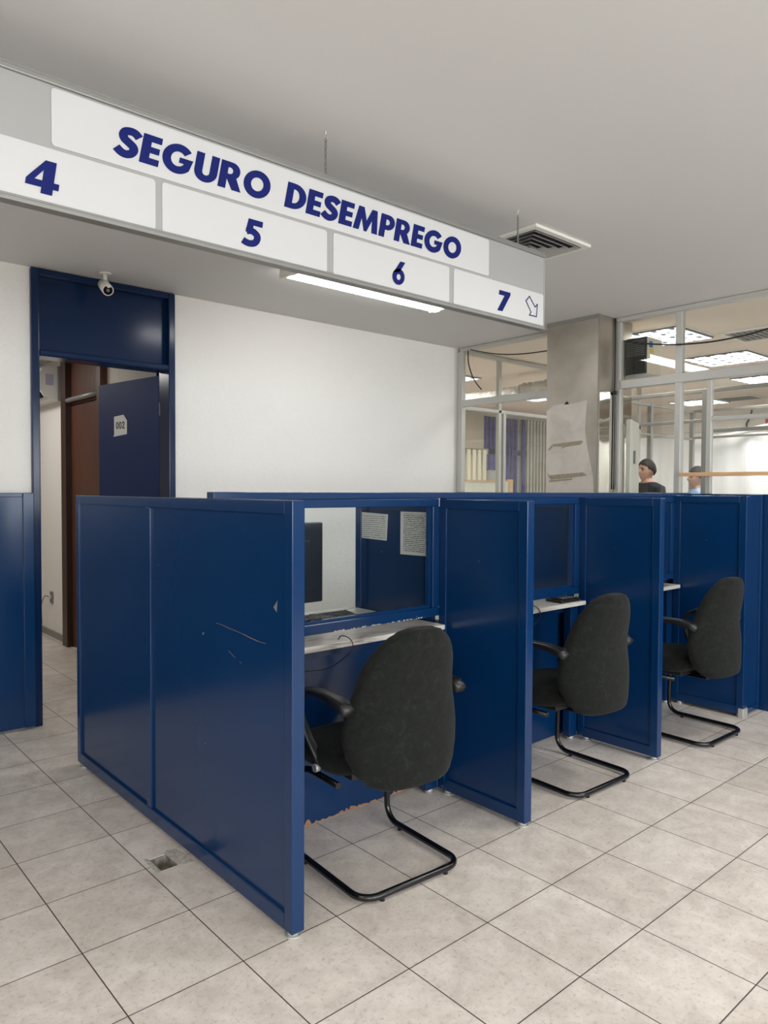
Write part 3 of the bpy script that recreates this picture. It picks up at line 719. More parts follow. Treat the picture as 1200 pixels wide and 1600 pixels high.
lo.build('louvre', M['grey_plastic'], t)
# main hall diffuser with concentric square blades
vx, vy, vs_ = 2.076, 0.555, 0.240
t, fw = grille('ceiling_vent', 'square ceiling air diffuser with nested blades, behind the end of the hanging sign', vx-vs_, vx+vs_, vy-vs_, vy+vs_)
for k in range(5):
    r_o = vs_-fw-.004-k*.040; r_i = r_o-.026
    if r_i < 0.01: r_i = 0.002
    b = bmesh.new(); zo, zi = H-.004, H-.020
    A = [(r_o, r_o), (-r_o, r_o), (-r_o, -r_o), (r_o, -r_o)]; D = [(r_i+.012, r_i+.012), (-r_i-.012, r_i+.012), (-r_i-.012, -r_i-.012), (r_i+.012, -r_i-.012)]
    va = [b.verts.new((vx+p[0], vy+p[1], zi)) for p in A]; vb = [b.verts.new((vx+p[0], vy+p[1], zo)) for p in D]
    for i in range(4): b.faces.new((va[i], va[(i+1) % 4], vb[(i+1) % 4], vb[i]))
    o = MB().merge(b).build('blade', M['alu'], t); so = o.modifiers.new('thickness', 'SOLIDIFY'); so.thickness = .0015

# fluorescent batten behind the sign
t = thing('ceiling_lamp', 'long lit tube lamp on the ceiling just behind the hanging sign', 'lamp', (1.93, 1.70, H))
MB().box(1.29, 2.57, 1.625, 1.775, H-.028, H-.0005, bev=.004).build('lamp_housing', M['white_plastic'], t)
ln = MB(); b = bmesh.new(); prof = []
for i in range(13):
    a_ = PI*i/12; prof.append((1.70-.07*math.cos(a_), H-.028-.045*math.sin(a_)**.7))
r0 = [[b.verts.new((1.31+1.24*j/1, y, z)) for (y, z) in prof] for j in (0, 1)]
for i in range(12): b.faces.new((r0[0][i], r0[0][i+1], r0[1][i+1], r0[1][i])).smooth = True
b.faces.new(r0[0]); b.faces.new(r0[1][::-1])
ln.merge(b).build('lens_cover', M['lens'], t)
for xx in (1.30, 2.55):
    MB().box(xx-.012, xx+.022, 1.622, 1.778, H-.070, H-.028, bev=.008).build('end_cap', M['white_plastic'], t)

# security camera
t = thing('security_camera', 'white bullet security camera on the ceiling above the blue doorway', 'camera', (0.56, 2.592, H))
cx_, cy_ = 0.56, 2.592
MB().cyl((cx_, cy_, H-.001), (cx_, cy_, H-.012), .036).cyl((cx_, cy_, H-.012), (cx_, cy_, H-.055), .012).build('mount', M['white_plastic'], t)
dv = Vector((-0.10, -0.78, -0.42)).normalized(); a0 = Vector((cx_, cy_, H-.085))-dv*.045; a1 = a0+dv*.125
MB().cyl(a0, a1, .034, n=28).cyl(a0-dv*.012, a0, .024, n=28, r2=.034).build('camera_body', M['white_plastic'], t)
MB().cyl(a0+dv*.02+Vector((0, 0, .032)), a1+dv*.022+Vector((0, 0, .032)), .012).build('sun_hood', M['white_plastic'], t)
le = MB().cyl(a1+dv*.0005, a1+dv*.003, .027, n=24).build('lens_window', M['lens_glass'], t)
MB().cyl(a1+dv*.0031, a1+dv*.0045, .010, n=16).build('lens', M['grey_plastic'], le)

# ------------------------------------------------------------------ hanging sign with own lettering
def stroke(pts, w, n=8):
    P = [Vector((p[0], p[1], 0)) for p in pts]; Q = []
    for i in range(len(P)-1):
        a_, b_, c_, d_ = P[max(i-1, 0)], P[i], P[i+1], P[min(i+2, len(P)-1)]
        for k in range(n):
            u = k/n; Q.append(.5*((2*b_)+(-a_+c_)*u+(2*a_-5*b_+4*c_-d_)*u*u+(-a_+3*b_-3*c_+d_)*u**3))
    Q.append(P[-1]); Lf, Rt = [], []
    for i in range(len(Q)):
        d_ = (Q[min(i+1, len(Q)-1)]-Q[max(i-1, 0)]).normalized(); nn = Vector((-d_.y, d_.x, 0))
        Lf.append(((Q[i]+nn*w/2).x, (Q[i]+nn*w/2).y)); Rt.append(((Q[i]-nn*w/2).x, (Q[i]-nn*w/2).y))
    return ('strip', Lf, Rt)
def ell(cx, cy, rx, ry, a0=0, a1=360, n=40):
    k = max(3, int(n*abs(a1-a0)/360)); return [(cx+rx*math.cos(math.radians(a0+(a1-a0)*i/k)), cy+ry*math.sin(math.radians(a0+(a1-a0)*i/k))) for i in range(k+(0 if abs(a1-a0) == 360 else 1))]
G = {}
G['E'] = (.58, [[[(0, 0), (.58, 0), (.58, .22), (.27, .22), (.27, .395), (.55, .395), (.55, .605), (.27, .605), (.27, .78), (.58, .78), (.58, 1), (0, 1)]]])
G['O'] = (1.0, [[ell(.5, .5, .5, .52), ell(.5, .5, .235, .26)]])
G['G'] = (.98, [[ell(.5, .5, .5, .52, 40, 322)+[(.98, .57), (.54, .57), (.54, .385), (.70, .385)]+ell(.5, .5, .235, .26, -40, -322)]])
G['U'] = (.78, [[[(0, 1), (0, .38)]+ell(.39, .37, .39, .39, 180, 360)+[(.78, 1), (.515, 1), (.515, .37)]+ell(.39, .36, .125, .135, 0, -180)+[(.265, 1)]]])
G['R'] = (.80, [[[(0, 0), (0, 1), (.38, 1)]+ell(.38, .685, .32, .315, 90, -48)+[(.82, 0), (.50, 0), (.265, .38), (.265, 0)], [(.265, .555), (.265, .80), (.33, .80)]+ell(.33, .678, .12, .122, 90, -90)]])
G['P'] = (.68, [[[(0, 0), (0, 1), (.36, 1)]+ell(.36, .67, .33, .33, 90, -90)+[(.265, .34), (.265, 0)], [(.265, .545), (.265, .80), (.33, .80)]+ell(.33, .672, .12, .127, 90, -90)]])
G['D'] = (.78, [[[(0, 0), (0, 1), (.28, 1)]+ell(.28, .5, .51, .5, 90, -90), [(.265, .225), (.265, .775), (.31, .775)]+ell(.31, .5, .21, .275, 90, -90)]])
G['S'] = (.66, [[stroke([(.62, .76), (.50, .865), (.36, .895), (.20, .845), (.155, .72), (.21, .60), (.34, .515), (.48, .42), (.53, .30), (.465, .165), (.32, .105), (.17, .14), (.02, .25)], .255)]])
G['M'] = (1.12, [[[(0, 0), (.13, 1), (.37, 1), (.56, .46), (.75, 1), (.99, 1), (1.12, 0), (.86, 0), (.80, .53), (.62, 0), (.50, 0), (.32, .53), (.26, 0)]]])
G['4'] = (.78, [[[(.37, 0), (.64, 0), (.64, .18), (.77, .18), (.77, .38), (.64, .38), (.64, 1), (.38, 1), (0, .36), (0, .18), (.37, .18)], [(.37, .38), (.37, .70), (.19, .38)]]])
G['5'] = (.66, [[[(.12, 1), (.64, 1), (.64, .79), (.32, .79), (.30, .60), (.06, .50)]], [stroke([(.10, .53), (.24, .575), (.38, .54), (.49, .44), (.50, .30), (.42, .165), (.27, .115), (.14, .125), (.0, .18)], .235)]])
G['6'] = (.74, [[ell(.37, .335, .37, .345), ell(.38, .325, .13, .13)], [[(.40, 1), (.70, 1), (.42, .56), (.10, .56), (.05, .46)]]])
G['7'] = (.68, [[[(0, 1), (.68, 1), (.68, .86), (.30, 0), (0, 0), (.34, .78), (0, .78)]]])
G['0'] = (.60, [[ell(.3, .5, .3, .51), ell(.3, .5, .13, .34)]])
G['2'] = (.60, [[stroke([(.09, .69), (.14, .84), (.29, .92), (.44, .86), (.49, .71), (.42, .55), (.24, .33), (.13, .13)], .17)], [[(.05, .0), (.60, 0), (.60, .17), (.05, .17)]]])
def text_mesh(s, height, x0, x1, z0, slant=0.17, gapr=0.07, space=0.30, plane=None, thick=.0015):
    """returns list of bmesh-friendly triangles placed by plane(u, v) -> 3D"""
    wtot = 0; place = []
    for ch in s:
        if ch == ' ': wtot += space; continue
        place.append((ch, wtot)); wtot += G[ch][0]+gapr
    wtot -= gapr; sx = (x1-x0)/(wtot+slant); mb = MB()
    for ch, off in place:
        for shape in G[ch][1]:
            if shape[0][0] == 'strip':
                b = bmesh.new(); Lf, Rt = shape[0][1], shape[0][2]
                q0 = None
                for a_, c_ in zip(Lf, Rt):
                    q1 = [b.verts.new((a_[0], a_[1], thick)), b.verts.new((c_[0], c_[1], thick)), b.verts.new((c_[0], c_[1], -thick)), b.verts.new((a_[0], a_[1], -thick))]
                    if q0:
                        for k in range(4): b.faces.new((q0[k], q0[(k+1) % 4], q1[(k+1) % 4], q1[k]))
                    else: b.faces.new(q1)
                    q0 = q1
                b.faces.new(q0[::-1])
                for vv in b.verts:
                    u = x0+(off+vv.co.x+slant*vv.co.y)*sx; vv.co = Vector(plane(u, z0+vv.co.y*height, vv.co.z*1.25))
                mb.merge(b); continue
            cu_ = bpy.data.curves.new('glyph', 'CURVE'); cu_.dimensions = '2D'; cu_.fill_mode = 'BOTH'; cu_.extrude = thick
            for ct in shape:
                sp = cu_.splines.new('POLY'); sp.points.add(len(ct)-1); sp.use_cyclic_u = True
                for q, (px, py) in zip(sp.points, ct): q.co = (px, py, 0, 1)
            ob = bpy.data.objects.new('glyph', cu_); C.objects.link(ob)
            dg = bpy.context.evaluated_depsgraph_get(); me = bpy.data.meshes.new_from_object(ob.evaluated_get(dg))
            b = bmesh.new(); b.from_mesh(me); bmesh.ops.remove_doubles(b, verts=b.verts, dist=1e-5)
            for vv in b.verts:
                u = x0+(off+vv.co.x+slant*vv.co.y)*sx; vv.co = Vector(plane(u, z0+vv.co.y*height, vv.co.z))
            mb.merge(b); bpy.data.objects.remove(ob); bpy.data.curves.remove(cu_); bpy.data.meshes.remove(me)
    return mb
SY = 0.256
sg = thing('hanging_sign', 'long grey and white sign board with navy lettering hung from the ceiling by chains', 'sign', (0.5, SY+.02, 2.24))
SX0, SX1, SZ0, SZ1 = -0.82, 1.826, 2.236, 2.596
B('sign_board', M['sign_grey'], sg, SX0, SX1, SY+.004, SY+.030, SZ0, SZ1)
for (za, zb) in ((SZ0-.004, SZ0+.010), (SZ1-.014, SZ1+.003)):
    MB().box(SX0-.003, SX1+.004, SY-.006, SY+.036, za, zb, bev=.003).box(SX0-.003, SX1+.004, SY-.002, SY+.032, zb, zb+.006).build('edge_rail', M['alu_dark'], sg)
MB().box(SX1, SX1+.004, SY, SY+.034, SZ0, SZ1).build('end_rail', M['alu'], sg)
def rplate(x0, x1, z0, z1, y=SY, r=.010):
    pts = []
    for (cx, cz, a) in ((x1-r, z1-r, 0), (x0+r, z1-r, 90), (x0+r, z0+r, 180), (x1-r, z0+r, 270)):
        pts += [(cx+r*math.cos(math.radians(a+30*k)), y+.0039, cz+r*math.sin(math.radians(a+30*k))) for k in range(4)]
    return MB().poly(pts, thick=.0035, nrm=(0, -1, 0)).build('sign_plate', M['sign_white'], sg)
pl_fn = lambda u, v, w: (u, SY-.0012-w*0.5, v)
pt = rplate(-.461, 1.415, 2.414, 2.575)
text_mesh('SEGURO', .091, -.285, .268, 2.443, plane=pl_fn).build('lettering', M['navy'], pt)
text_mesh('DESEMPREGO', .091, .316, 1.237, 2.443, plane=pl_fn).build('lettering', M['navy'], pt)
for (xa, xb, dg_, da, db) in ((-.79, -.156, '4', -.535, -.432), (-.134, .506, '5', .148, .232), (.535, 1.158, '6', .826, .902), (1.186, 1.822, '7', 1.475, 1.568)):
    pt = rplate(xa, xb, 2.249, 2.403)
    text_mesh(dg_, .094, da, db, 2.272, slant=.12, plane=pl_fn).build('lettering', M['navy'], pt)
# arrow outline on the last plate
ar = [(1.710, 2.376), (1.684, 2.350), (1.723, 2.303), (1.711, 2.287), (1.766, 2.288), (1.772, 2.348), (1.754, 2.332)]
am = MB()
for i in range(len(ar)):
    a_, b_ = Vector(ar[i]), Vector(ar[(i+1) % len(ar)]); d_ = (b_-a_).normalized(); n_ = Vector((-d_.y, d_.x))*.0022; a_ = a_-d_*.0022; b_ = b_+d_*.0022
    am.poly([(q.x, SY-.0012, q.y) for q in (a_-n_, b_-n_, b_+n_, a_+n_)], thick=.0008, nrm=(0, -1, 0))
am.build('arrow', M['navy'], pt)
def chain(x, y):
    n = 13; z0, z1 = SZ1+.002, H-.012; st = (z1-z0)/n; c = MB()
    for i in range(n):
        zc = z0+(i+.5)*st; hh = st*.62; pts = []
        for k in range(12):
            a_ = 2*PI*k/12; u = .0042*math.cos(a_); v_ = hh*math.sin(a_)
            pts.append((x+u, y, zc+v_) if i % 2 else (x, y+u, zc+v_))
        c.tube(pts, .0019, n=5, closed=True)
    o = c.build('chain', M['grey_plastic'], sg)
    MB().tube([(x, y, H), (x, y, H-.02)], .003, n=6).tube(arc((x, y, H-.02), .006, 90, -180, 8, 'xz'), .0015, n=5).build('hook', M['white_plastic'], o)
chain(.509, SY+.015); chain(1.637, SY+.015); chain(-.62, SY+.015)

# number sheet on the open door
t = thing('door_number_sheet', 'white cut paper sheet reading 002 taped to the open blue door', 'paper', on_leaf(.3, 1.9, 0))
# photo position of the sheet on the leaf
S0, S1, Z0, Z1 = 0.405, 0.580, 1.835, 1.985
def lp(s_, z_, w_=0.0): return on_leaf(s_, z_, .0015+w_)
q = [lp(S1, Z1-.004), lp(S1, Z0+.012), lp(S1+.012, Z0-.002), lp(S0+.001, Z0+.01), lp(S0, Z1-.04), lp(S0+.045, Z1+.004)]
MB().poly(q, thick=.0008, nrm=(nx, ny, 0)).build('sheet', M['paper'], t)
text_mesh('002', .052, 0, .118, 1.888, slant=0, gapr=.12, plane=lambda u, v, w: lp(S0+.148-u, v, .0012+w*.3)).build('number', M['black_ink'], t)

# ------------------------------------------------------------------ chairs
def loft(rings, m, name, parent):
    b = bmesh.new(); R = [[b.verts.new(p) for p in r] for r in rings]; n = len(R[0])
    for i in range(len(R)-1):
        for k in range(n):
            f_ = b.faces.new((R[i][k], R[i][(k+1) % n], R[i+1][(k+1) % n], R[i+1][k])); f_.smooth = True
    for r in (R[0][::-1], R[-1]): b.faces.new(r).smooth = True
    bmesh.ops.recalc_face_normals(b, faces=list(b.faces)); return MB().merge(b).build(name, m, parent)
def interp(tab, z):
    for i in range(len(tab)-1):
        if tab[i][0] <= z <= tab[i+1][0]:
            u = (z-tab[i][0])/(tab[i+1][0]-tab[i][0]); u = u*u*(3-2*u); return tab[i][1]+(tab[i+1][1]-tab[i][1])*u
    return tab[-1][1] if z > tab[-1][0] else tab[0][1]
def make_chair(label):
    t = thing('office_chair', label, 'chair', (0, 0, 0), None)
    # backrest: waisted upholstered shell, edges curling toward the sitter
    hw = [(.0, .150), (.02, .190), (.06, .225), (.12, .249), (.18, .258), (.24, .251), (.30, .234), (.36, .218), (.42, .206), (.46, .192), (.50, .166), (.53, .136), (.555, .098), (.57, .055)]
    ZB = .385; rings = []; nv = 34
    for i in range(nv+1):
        u = i/nv; h = .57*(0.5-0.5*math.cos(PI*u)); w_ = interp(hw, h)
        edge = min(1, max(.12, math.sqrt(max(0, 1-(2*u-1)**8))))
        th = .044*edge
        yc = -.008+.018*math.exp(-((h-.32)/.11)**2)-.018*(h/.57)**1.5
        ring = []
        for k in range(48):
            a = 2*PI*k/48; ca, sa = math.cos(a), math.sin(a)
            px = w_*math.copysign(abs(ca)**(.50 if h < .4 else .50+.25*(h-.4)/.17), ca); py = th*math.copysign(abs(sa)**.62, sa)
            py += .085*(abs(px)/.24)**2.2
            ring.append((px, yc+py, ZB+h))
        rings.append(ring)
    loft(rings, M['fabric'], 'backrest', t)
    # seat cushion
    rings = []
    for (z, s) in ((.385, .80), (.392, .93), (.41, .985), (.435, 1.0), (.46, .985), (.474, .93), (.479, .78)):
        ring = []
        for k in range(40):
            a = 2*PI*k/40; ca, sa = math.cos(a), math.sin(a)
            ring.append((.235*s*math.copysign(abs(ca)**.5, ca), .335+.225*s*math.copysign(abs(sa)**.55, sa), z+(.012*(-sa) if sa > 0 else .02*(-sa)**2)))
        rings.append(ring)
    loft(rings, M['fabric'], 'seat', t)
    MB().box(-.15, .15, .19, .50, .362, .392, bev=.006).build('seat_pan', M['black_plastic'], t)
    MB().box(-.045, .045, .09, .34, .345, .372, bev=.005).build('back_bracket', M['black_metal'], t)
    # cantilever tube
    r = .0125; hwd = .232; zf = r+.008; pts = []
    def cr(c, rad, a0, a1, plane): return arc(c, rad, a0, a1, 7, plane)
    half = [(hwd-.03, .20, .355), (hwd-.03, .40, .355)] + [(hwd-.03+.03*k/6, .40+.065*math.sin(PI/2*k/6), .355-.065*(1-math.cos(PI/2*k/6))) for k in range(1, 7)]
    half += [(hwd, .468, .20), (hwd, .470, zf+.07)] + [(hwd, .470-.07*(1-math.cos(PI/2*k/6)), zf+.07-.07*math.sin(PI/2*k/6)) for k in range(1, 7)]
    half += [(hwd, .25, zf), (hwd, .07, zf)] + [(hwd-.07*(1-math.cos(PI/2*k/7)), .07-.07*math.sin(PI/2*k/7), zf) for k in range(1, 8)]
    full = half + [(-x, y, z) for (x, y, z) in half[::-1]]
    MB().tube(full, r, n=14).build('cantilever_frame', M['black_metal'], t)
    for (fx, fy) in ((.15, .0), (-.15, .0), (hwd, .38), (-hwd, .38)):
        MB().cyl((fx, fy, 0), (fx, fy, .014), .009, n=12).build('foot_pad', M['rubber'], t)
    # armrests
    for s_ in (-1, 1):
        path = [(.045, .676), (.08, .690), (.15, .703), (.24, .706), (.31, .696), (.36, .670), (.385, .62), (.375, .56), (.345, .50), (.315, .45), (.30, .41)]
        wd = [.024, .028, .028, .026, .024, .022, .019, .018, .018, .020, .022]; th_ = [.017, .020, .018, .014, .014, .013, .012, .011, .011, .012, .012]
        P = [Vector((0, a, b)) for a, b in path]; rings = []
        for i in range(len(P)):
            d_ = (P[min(i+1, len(P)-1)]-P[max(i-1, 0)]).normalized(); nn = Vector((0, -d_.z, d_.y)); ring = []
            xc = s_*(.265 if i < 7 else .265-.048*(i-6)/4)
            for k in range(16):
                a = 2*PI*k/16; ca, sa = math.cos(a), math.sin(a)
                q_ = P[i]+nn*th_[i]*math.copysign(abs(sa)**.6, sa); ring.append((xc+wd[i]*math.copysign(abs(ca)**.6, ca), q_.y, q_.z))
            rings.append(ring)
        am_ = loft(rings, M['black_plastic'], 'armrest', t)
        g = MB()
        for k in range(5): g.box(s_*.265-.017+k*.0075, s_*.265-.0135+k*.0075, .06, .13, .7075, .7135, rot=Matrix.Rotation(.12, 3, 'X'), about=(0, .095, .71))
        g.build('grip_ridges', M['black_plastic'], am_)
        MB().cyl((s_*.225, .302, .40), (s_*.245, .302, .40), .016, n=12).build('bolt', M['alu'], am_)
    return t
def copy_tree(o, parent=None):
    c = o.copy(); C.objects.link(c); c.parent = parent
    for ch in [q for q in bpy.data.objects if q.parent == o]: copy_tree(ch, c)
    return c
ch1 = make_chair('charcoal cantilever office chair at the nearest booth, in front of the lit window')
ch2 = copy_tree(ch1); ch2['label'] = 'charcoal cantilever office chair at the middle booth, between the two dividers'
ch3 = copy_tree(ch1); ch3['label'] = 'charcoal cantilever office chair at the farthest booth, smallest in view'
for c_, (x, y, r_) in ((ch1, (.690, -.040, -4)), (ch2, (1.995, -.018, -2)), (ch3, (3.13, -.09, -1))):
    c_.location = (x, y, 0); c_.rotation_euler = (0, 0, math.radians(r_)); c_['group'] = 'visitor chairs at the booths'

# ------------------------------------------------------------------ small things
# floor box hole
t = thing('floor_box', 'small open square floor box with rubble beside the long blue panel', 'floor box', (.073, .725, 0))
b = MB(); b.box(DX0-.006, DX1+.006, DY0-.006, DY1+.006, -.079, -.07); b.box(DX0-.004, DX0+.004, DY0, DY1, -.07, -.003); b.box(DX1-.004, DX1+.004, DY0, DY1, -.07, -.003); b.box(DX0, DX1, DY0-.004, DY0+.004, -.07, -.003); b.box(DX0, DX1, DY1-.004, DY1+.004, -.07, -.003)
b.build('box_liner', M['concrete'], t)
MB().tube(arc((.07, .715, -.045), .018, 0, 300, 10), .006, n=6).build('conduit', M['sticker_blue'], t)
rr = random.Random(9); b = MB()
pp = [(.112, .66), (.165, .645), (.165, .735), (.155, .79), (.118, .80), (.100, .786)]
b.poly([(x, y, .0002) for x, y in pp], thick=.0012, nrm=(0, 0, 1)); b.poly([(x, y, .0002) for x, y in ((.018, .66), (.036, .66), (.036, .785), (.022, .79))], thick=.001, nrm=(0, 0, 1))
b.build('mortar_patch', M['light_mortar'], t)
# wall outlet + cable in corridor
t = thing('wall_outlet', 'grey wall outlet on the white corridor wall', 'outlet', (1.125, 5.55, .38))
MB().box(1.118, 1.1295, 5.51, 5.59, .325, .44, bev=.004).build('cover_plate', M['grey_plastic'], t)
MB().box(1.105, 1.1185, 5.535, 5.565, .375, .405, bev=.003).build('plug', M['white_plastic'], t)
wire('grey cord hanging from the corridor outlet to the floor', [(1.10, 5.55, .39), (1.08, 5.62, .39), (1.08, 5.72, .30), (1.09, 5.76, .20), (1.08, 5.74, .08), (1.06, 5.9, .006), (.9, 6.2, .006)], .005, 'grey_plastic')
# split air conditioner in corridor
t = thing('air_conditioner', 'white wall mounted split air conditioner seen end on through the doorway', 'air conditioner', (1.02, 5.6, 2.4))
prof = [(1.129, 2.575), (1.0, 2.575), (.955, 2.555), (.925, 2.50), (.915, 2.43), (.925, 2.36), (.965, 2.30), (1.02, 2.275), (1.129, 2.262)]
b = bmesh.new(); ra = [b.verts.new((x, 5.19, z)) for x, z in prof]; rb = [b.verts.new((x, 6.05, z)) for x, z in prof]
for i in range(len(prof)-1): b.faces.new((ra[i], ra[i+1], rb[i+1], rb[i]))
b.faces.new(ra); b.faces.new(rb[::-1]); b.faces.new((ra[0], rb[0], rb[-1], ra[-1])); bmesh.ops.recalc_face_normals(b, faces=list(b.faces))
MB().merge(b).build('housing', M['white_plastic'], t)
MB().box(1.085, 1.1295, 5.17, 5.188, 2.26, 2.58).build('end_trim', M['grey_plastic'], t)
B('rating_label', M['label_lilac'], t, .98, 1.05, 5.187, 5.1895, 2.40, 2.50)
MB().box(.925, .975, 5.22, 6.02, 2.290, 2.33, rot=Matrix.Rotation(.5, 3, 'Y'), about=(.95, 5.5, 2.31)).build('air_outlet', M['dark'], t)
# window air conditioner on the column
t = thing('air_conditioner', 'boxy cream air conditioner with dark rear, mounted high behind the right glass by the column', 'air conditioner', (4.18, 1.04, 2.345))
AX, AY0, AY1, AZ0, AZ1 = 4.30, 1.07, 1.125, 2.385, 2.675
MB().box(4.075, 4.30, 0.955, 1.126, 2.345, 2.630, bev=.006).build('housing', M['cream_plastic'], t)
B('dark_rear', M['screen'], t, 4.060, 4.0745, 0.957, 1.126, 2.350, 2.626)
g = MB()
for k in range(9): g.box(4.056, 4.0605, 0.97, 1.12, 2.49+k*.014, 2.495+k*.014)
g.build('grille', M['grey_plastic'], t)
B('opening', M['dark'], t, 4.057, 4.0598, 0.965, 1.06, 2.36, 2.47)
MB().box(4.10, 4.15, .9525, .9548, 2.55, 2.60).build('sticker', M['sticker_blue'], t); MB().box(4.115, 4.165, .9525, .9548, 2.505, 2.54).build('sticker', M['sticker_yellow'], t); MB().box(4.105, 4.155, .9525, .9548, 2.44, 2.50).build('sticker', M['paper'], t)
tag(MB().box(4.06, 4.32, 0.95, 1.13, 2.325, 2.344).build('wall_shelf', M['alu']), 'metal bracket shelf carrying the boxy air conditioner', 'shelf')
# cables on the glazed partition
wire('black cable sagging across the top of the left glass bay to the column', [(3.90, 2.60, 2.735), (3.90, 2.48, 2.70), (3.90, 2.3, 2.655), (3.90, 2.1, 2.625), (3.90, 1.9, 2.61), (3.90, 1.61, 2.605)], .0055)
wire('black cable hanging down from the top rail of the left glass bay', [(3.905, 2.635, 2.735), (3.905, 2.63, 2.62), (3.905, 2.585, 2.50), (3.905, 2.53, 2.42), (3.905, 2.47, 2.36)], .006)
wire('black cable sagging across the right glass bay', [(3.88, 1.04, 2.578), (3.88, .85, 2.53), (3.88, .626, 2.492), (3.88, .4, 2.475), (3.88, .2, 2.48), (3.88, .03, 2.50), (3.88, -.4, 2.58), (3.88, -.9, 2.72)], .006)
wire('black cable running down the corner beside the steel column', [(3.90, 1.122, 2.76), (3.90, 1.121, 2.3), (3.895, 1.12, 2.20), (3.90, 1.121, 2.1), (3.90, 1.12, 1.46)], .006)
tag(MB().box(3.885, 3.91, 1.104, 1.128, 2.185, 2.215, bev=.006).build('cable_knot', M['black_plastic']), 'black knot on the cable beside the steel column', 'knot')
# small wall sign deep in the far room
t = thing('wall_sign', 'small white and red sign on the deepest wall of the far room', 'sign', (10.6, 2.62, 2.5))
B('sign_face', M['paper'], t, 10.66, 10.69, 2.55, 2.68, 2.44, 2.60); B('pictogram', M['red'], t, 10.655, 10.6598, 2.59, 2.64, 2.47, 2.56)
wire('thin dark cord on the deepest wall beside the small sign', [(10.68, 2.85, 2.72), (10.68, 2.88, 2.6), (10.68, 2.93, 2.5), (10.68, 2.9, 2.38)], .012)

# ------------------------------------------------------------------ two men in the far room
def skin_mesh(verts, edges, radii, sub=1, root=0):
    me = bpy.data.meshes.new('sk'); me.from_pydata(verts, edges, []); ob = bpy.data.objects.new('sk', me); C.objects.link(ob)
    md = ob.modifiers.new('s', 'SKIN'); md.use_smooth_shade = True; sv = me.skin_vertices[0].data
    for i, r_ in enumerate(radii): sv[i].radius = (r_, r_) if not isinstance(r_, tuple) else r_; sv[i].use_root = (i == root)
    s2 = ob.modifiers.new('u', 'SUBSURF'); s2.levels = sub
    dg = bpy.context.evaluated_depsgraph_get(); r = bpy.data.meshes.new_from_object(ob.evaluated_get(dg))
    b = bmesh.new(); b.from_mesh(r); bpy.data.objects.remove(ob); bpy.data.meshes.remove(me); bpy.data.meshes.remove(r); return b
def head_mesh(hz, jaw=1.0):
    """head facing +y, crown at hz"""
    b = bmesh.new(); bmesh.ops.create_uvsphere(b, u_segments=40, v_segments=32, radius=1)
    for v in b.verts:
        x, y, z = v.co; f = max(0, y)
        X = x*.076; Y = y*.096; Z = z*.118
        if z < -.1:
            k = (-.1-z)/.9; X *= 1-.32*k; Y = Y*(1-.10*k)+.016*k
            if y < 0: Y *= 1-.35*k
        if y > .55: Y -= .006*(y-.55)/.45                                             # flatten the face
        if y > 0:
            Y += .026*math.exp(-(x/.20)**2-((z+.17)/.13)**2)+.014*math.exp(-(x/.13)**2-((z-.02)/.18)**2)   # nose
            Y -= .012*math.exp(-((abs(x)-.42)/.20)**2-((z-.06)/.12)**2)               # eye sockets
            Y += .006*math.exp(-((z-.22)/.09)**2)                                      # brow
            Y += .007*math.exp(-(x/.3)**2-((z+.47)/.05)**2)+.006*math.exp(-(x/.28)**2-((z+.56)/.05)**2)    # lips
            Y -= .005*math.exp(-(x/.35)**2-((z+.515)/.02)**2)
            Y += .010*math.exp(-(x/.3)**2-((z+.80)/.14)**2)                           # chin
        v.co = (X, Y, hz-.118+Z)
    for s_ in (-1, 1):
        e = bmesh.ops.create_uvsphere(b, u_segments=12, v_segments=10, radius=1)
        for v in e['verts']: v.co = (s_*.077+v.co.x*.010, -.006+v.co.y*.017, hz-.122+v.co.z*.031)
    for f_ in b.faces: f_.smooth = True
    return b
def remesh(mbs, vox, name, m, parent):
    me = bpy.data.meshes.new('t'); b = bmesh.new()
    for q in mbs:
        tm = bpy.data.meshes.new('q'); q.to_mesh(tm); q.free(); b.from_mesh(tm); bpy.data.meshes.remove(tm)
    b.to_mesh(me); b.free(); ob = bpy.data.objects.new('t', me); C.objects.link(ob)
    r = ob.modifiers.new('r', 'REMESH'); r.mode = 'VOXEL'; r.voxel_size = vox; r.use_smooth_shade = True
    sm = ob.modifiers.new('sm', 'SMOOTH'); sm.iterations = 2; sm.factor = .5
    dg = bpy.context.evaluated_depsgraph_get(); out = bpy.data.meshes.new_from_object(ob.evaluated_get(dg)); bpy.data.objects.remove(ob)
    out.name = name; out.materials.clear(); out.materials.append(m); o = bpy.data.objects.new(name, out); C.objects.link(o); o.parent = parent; return o
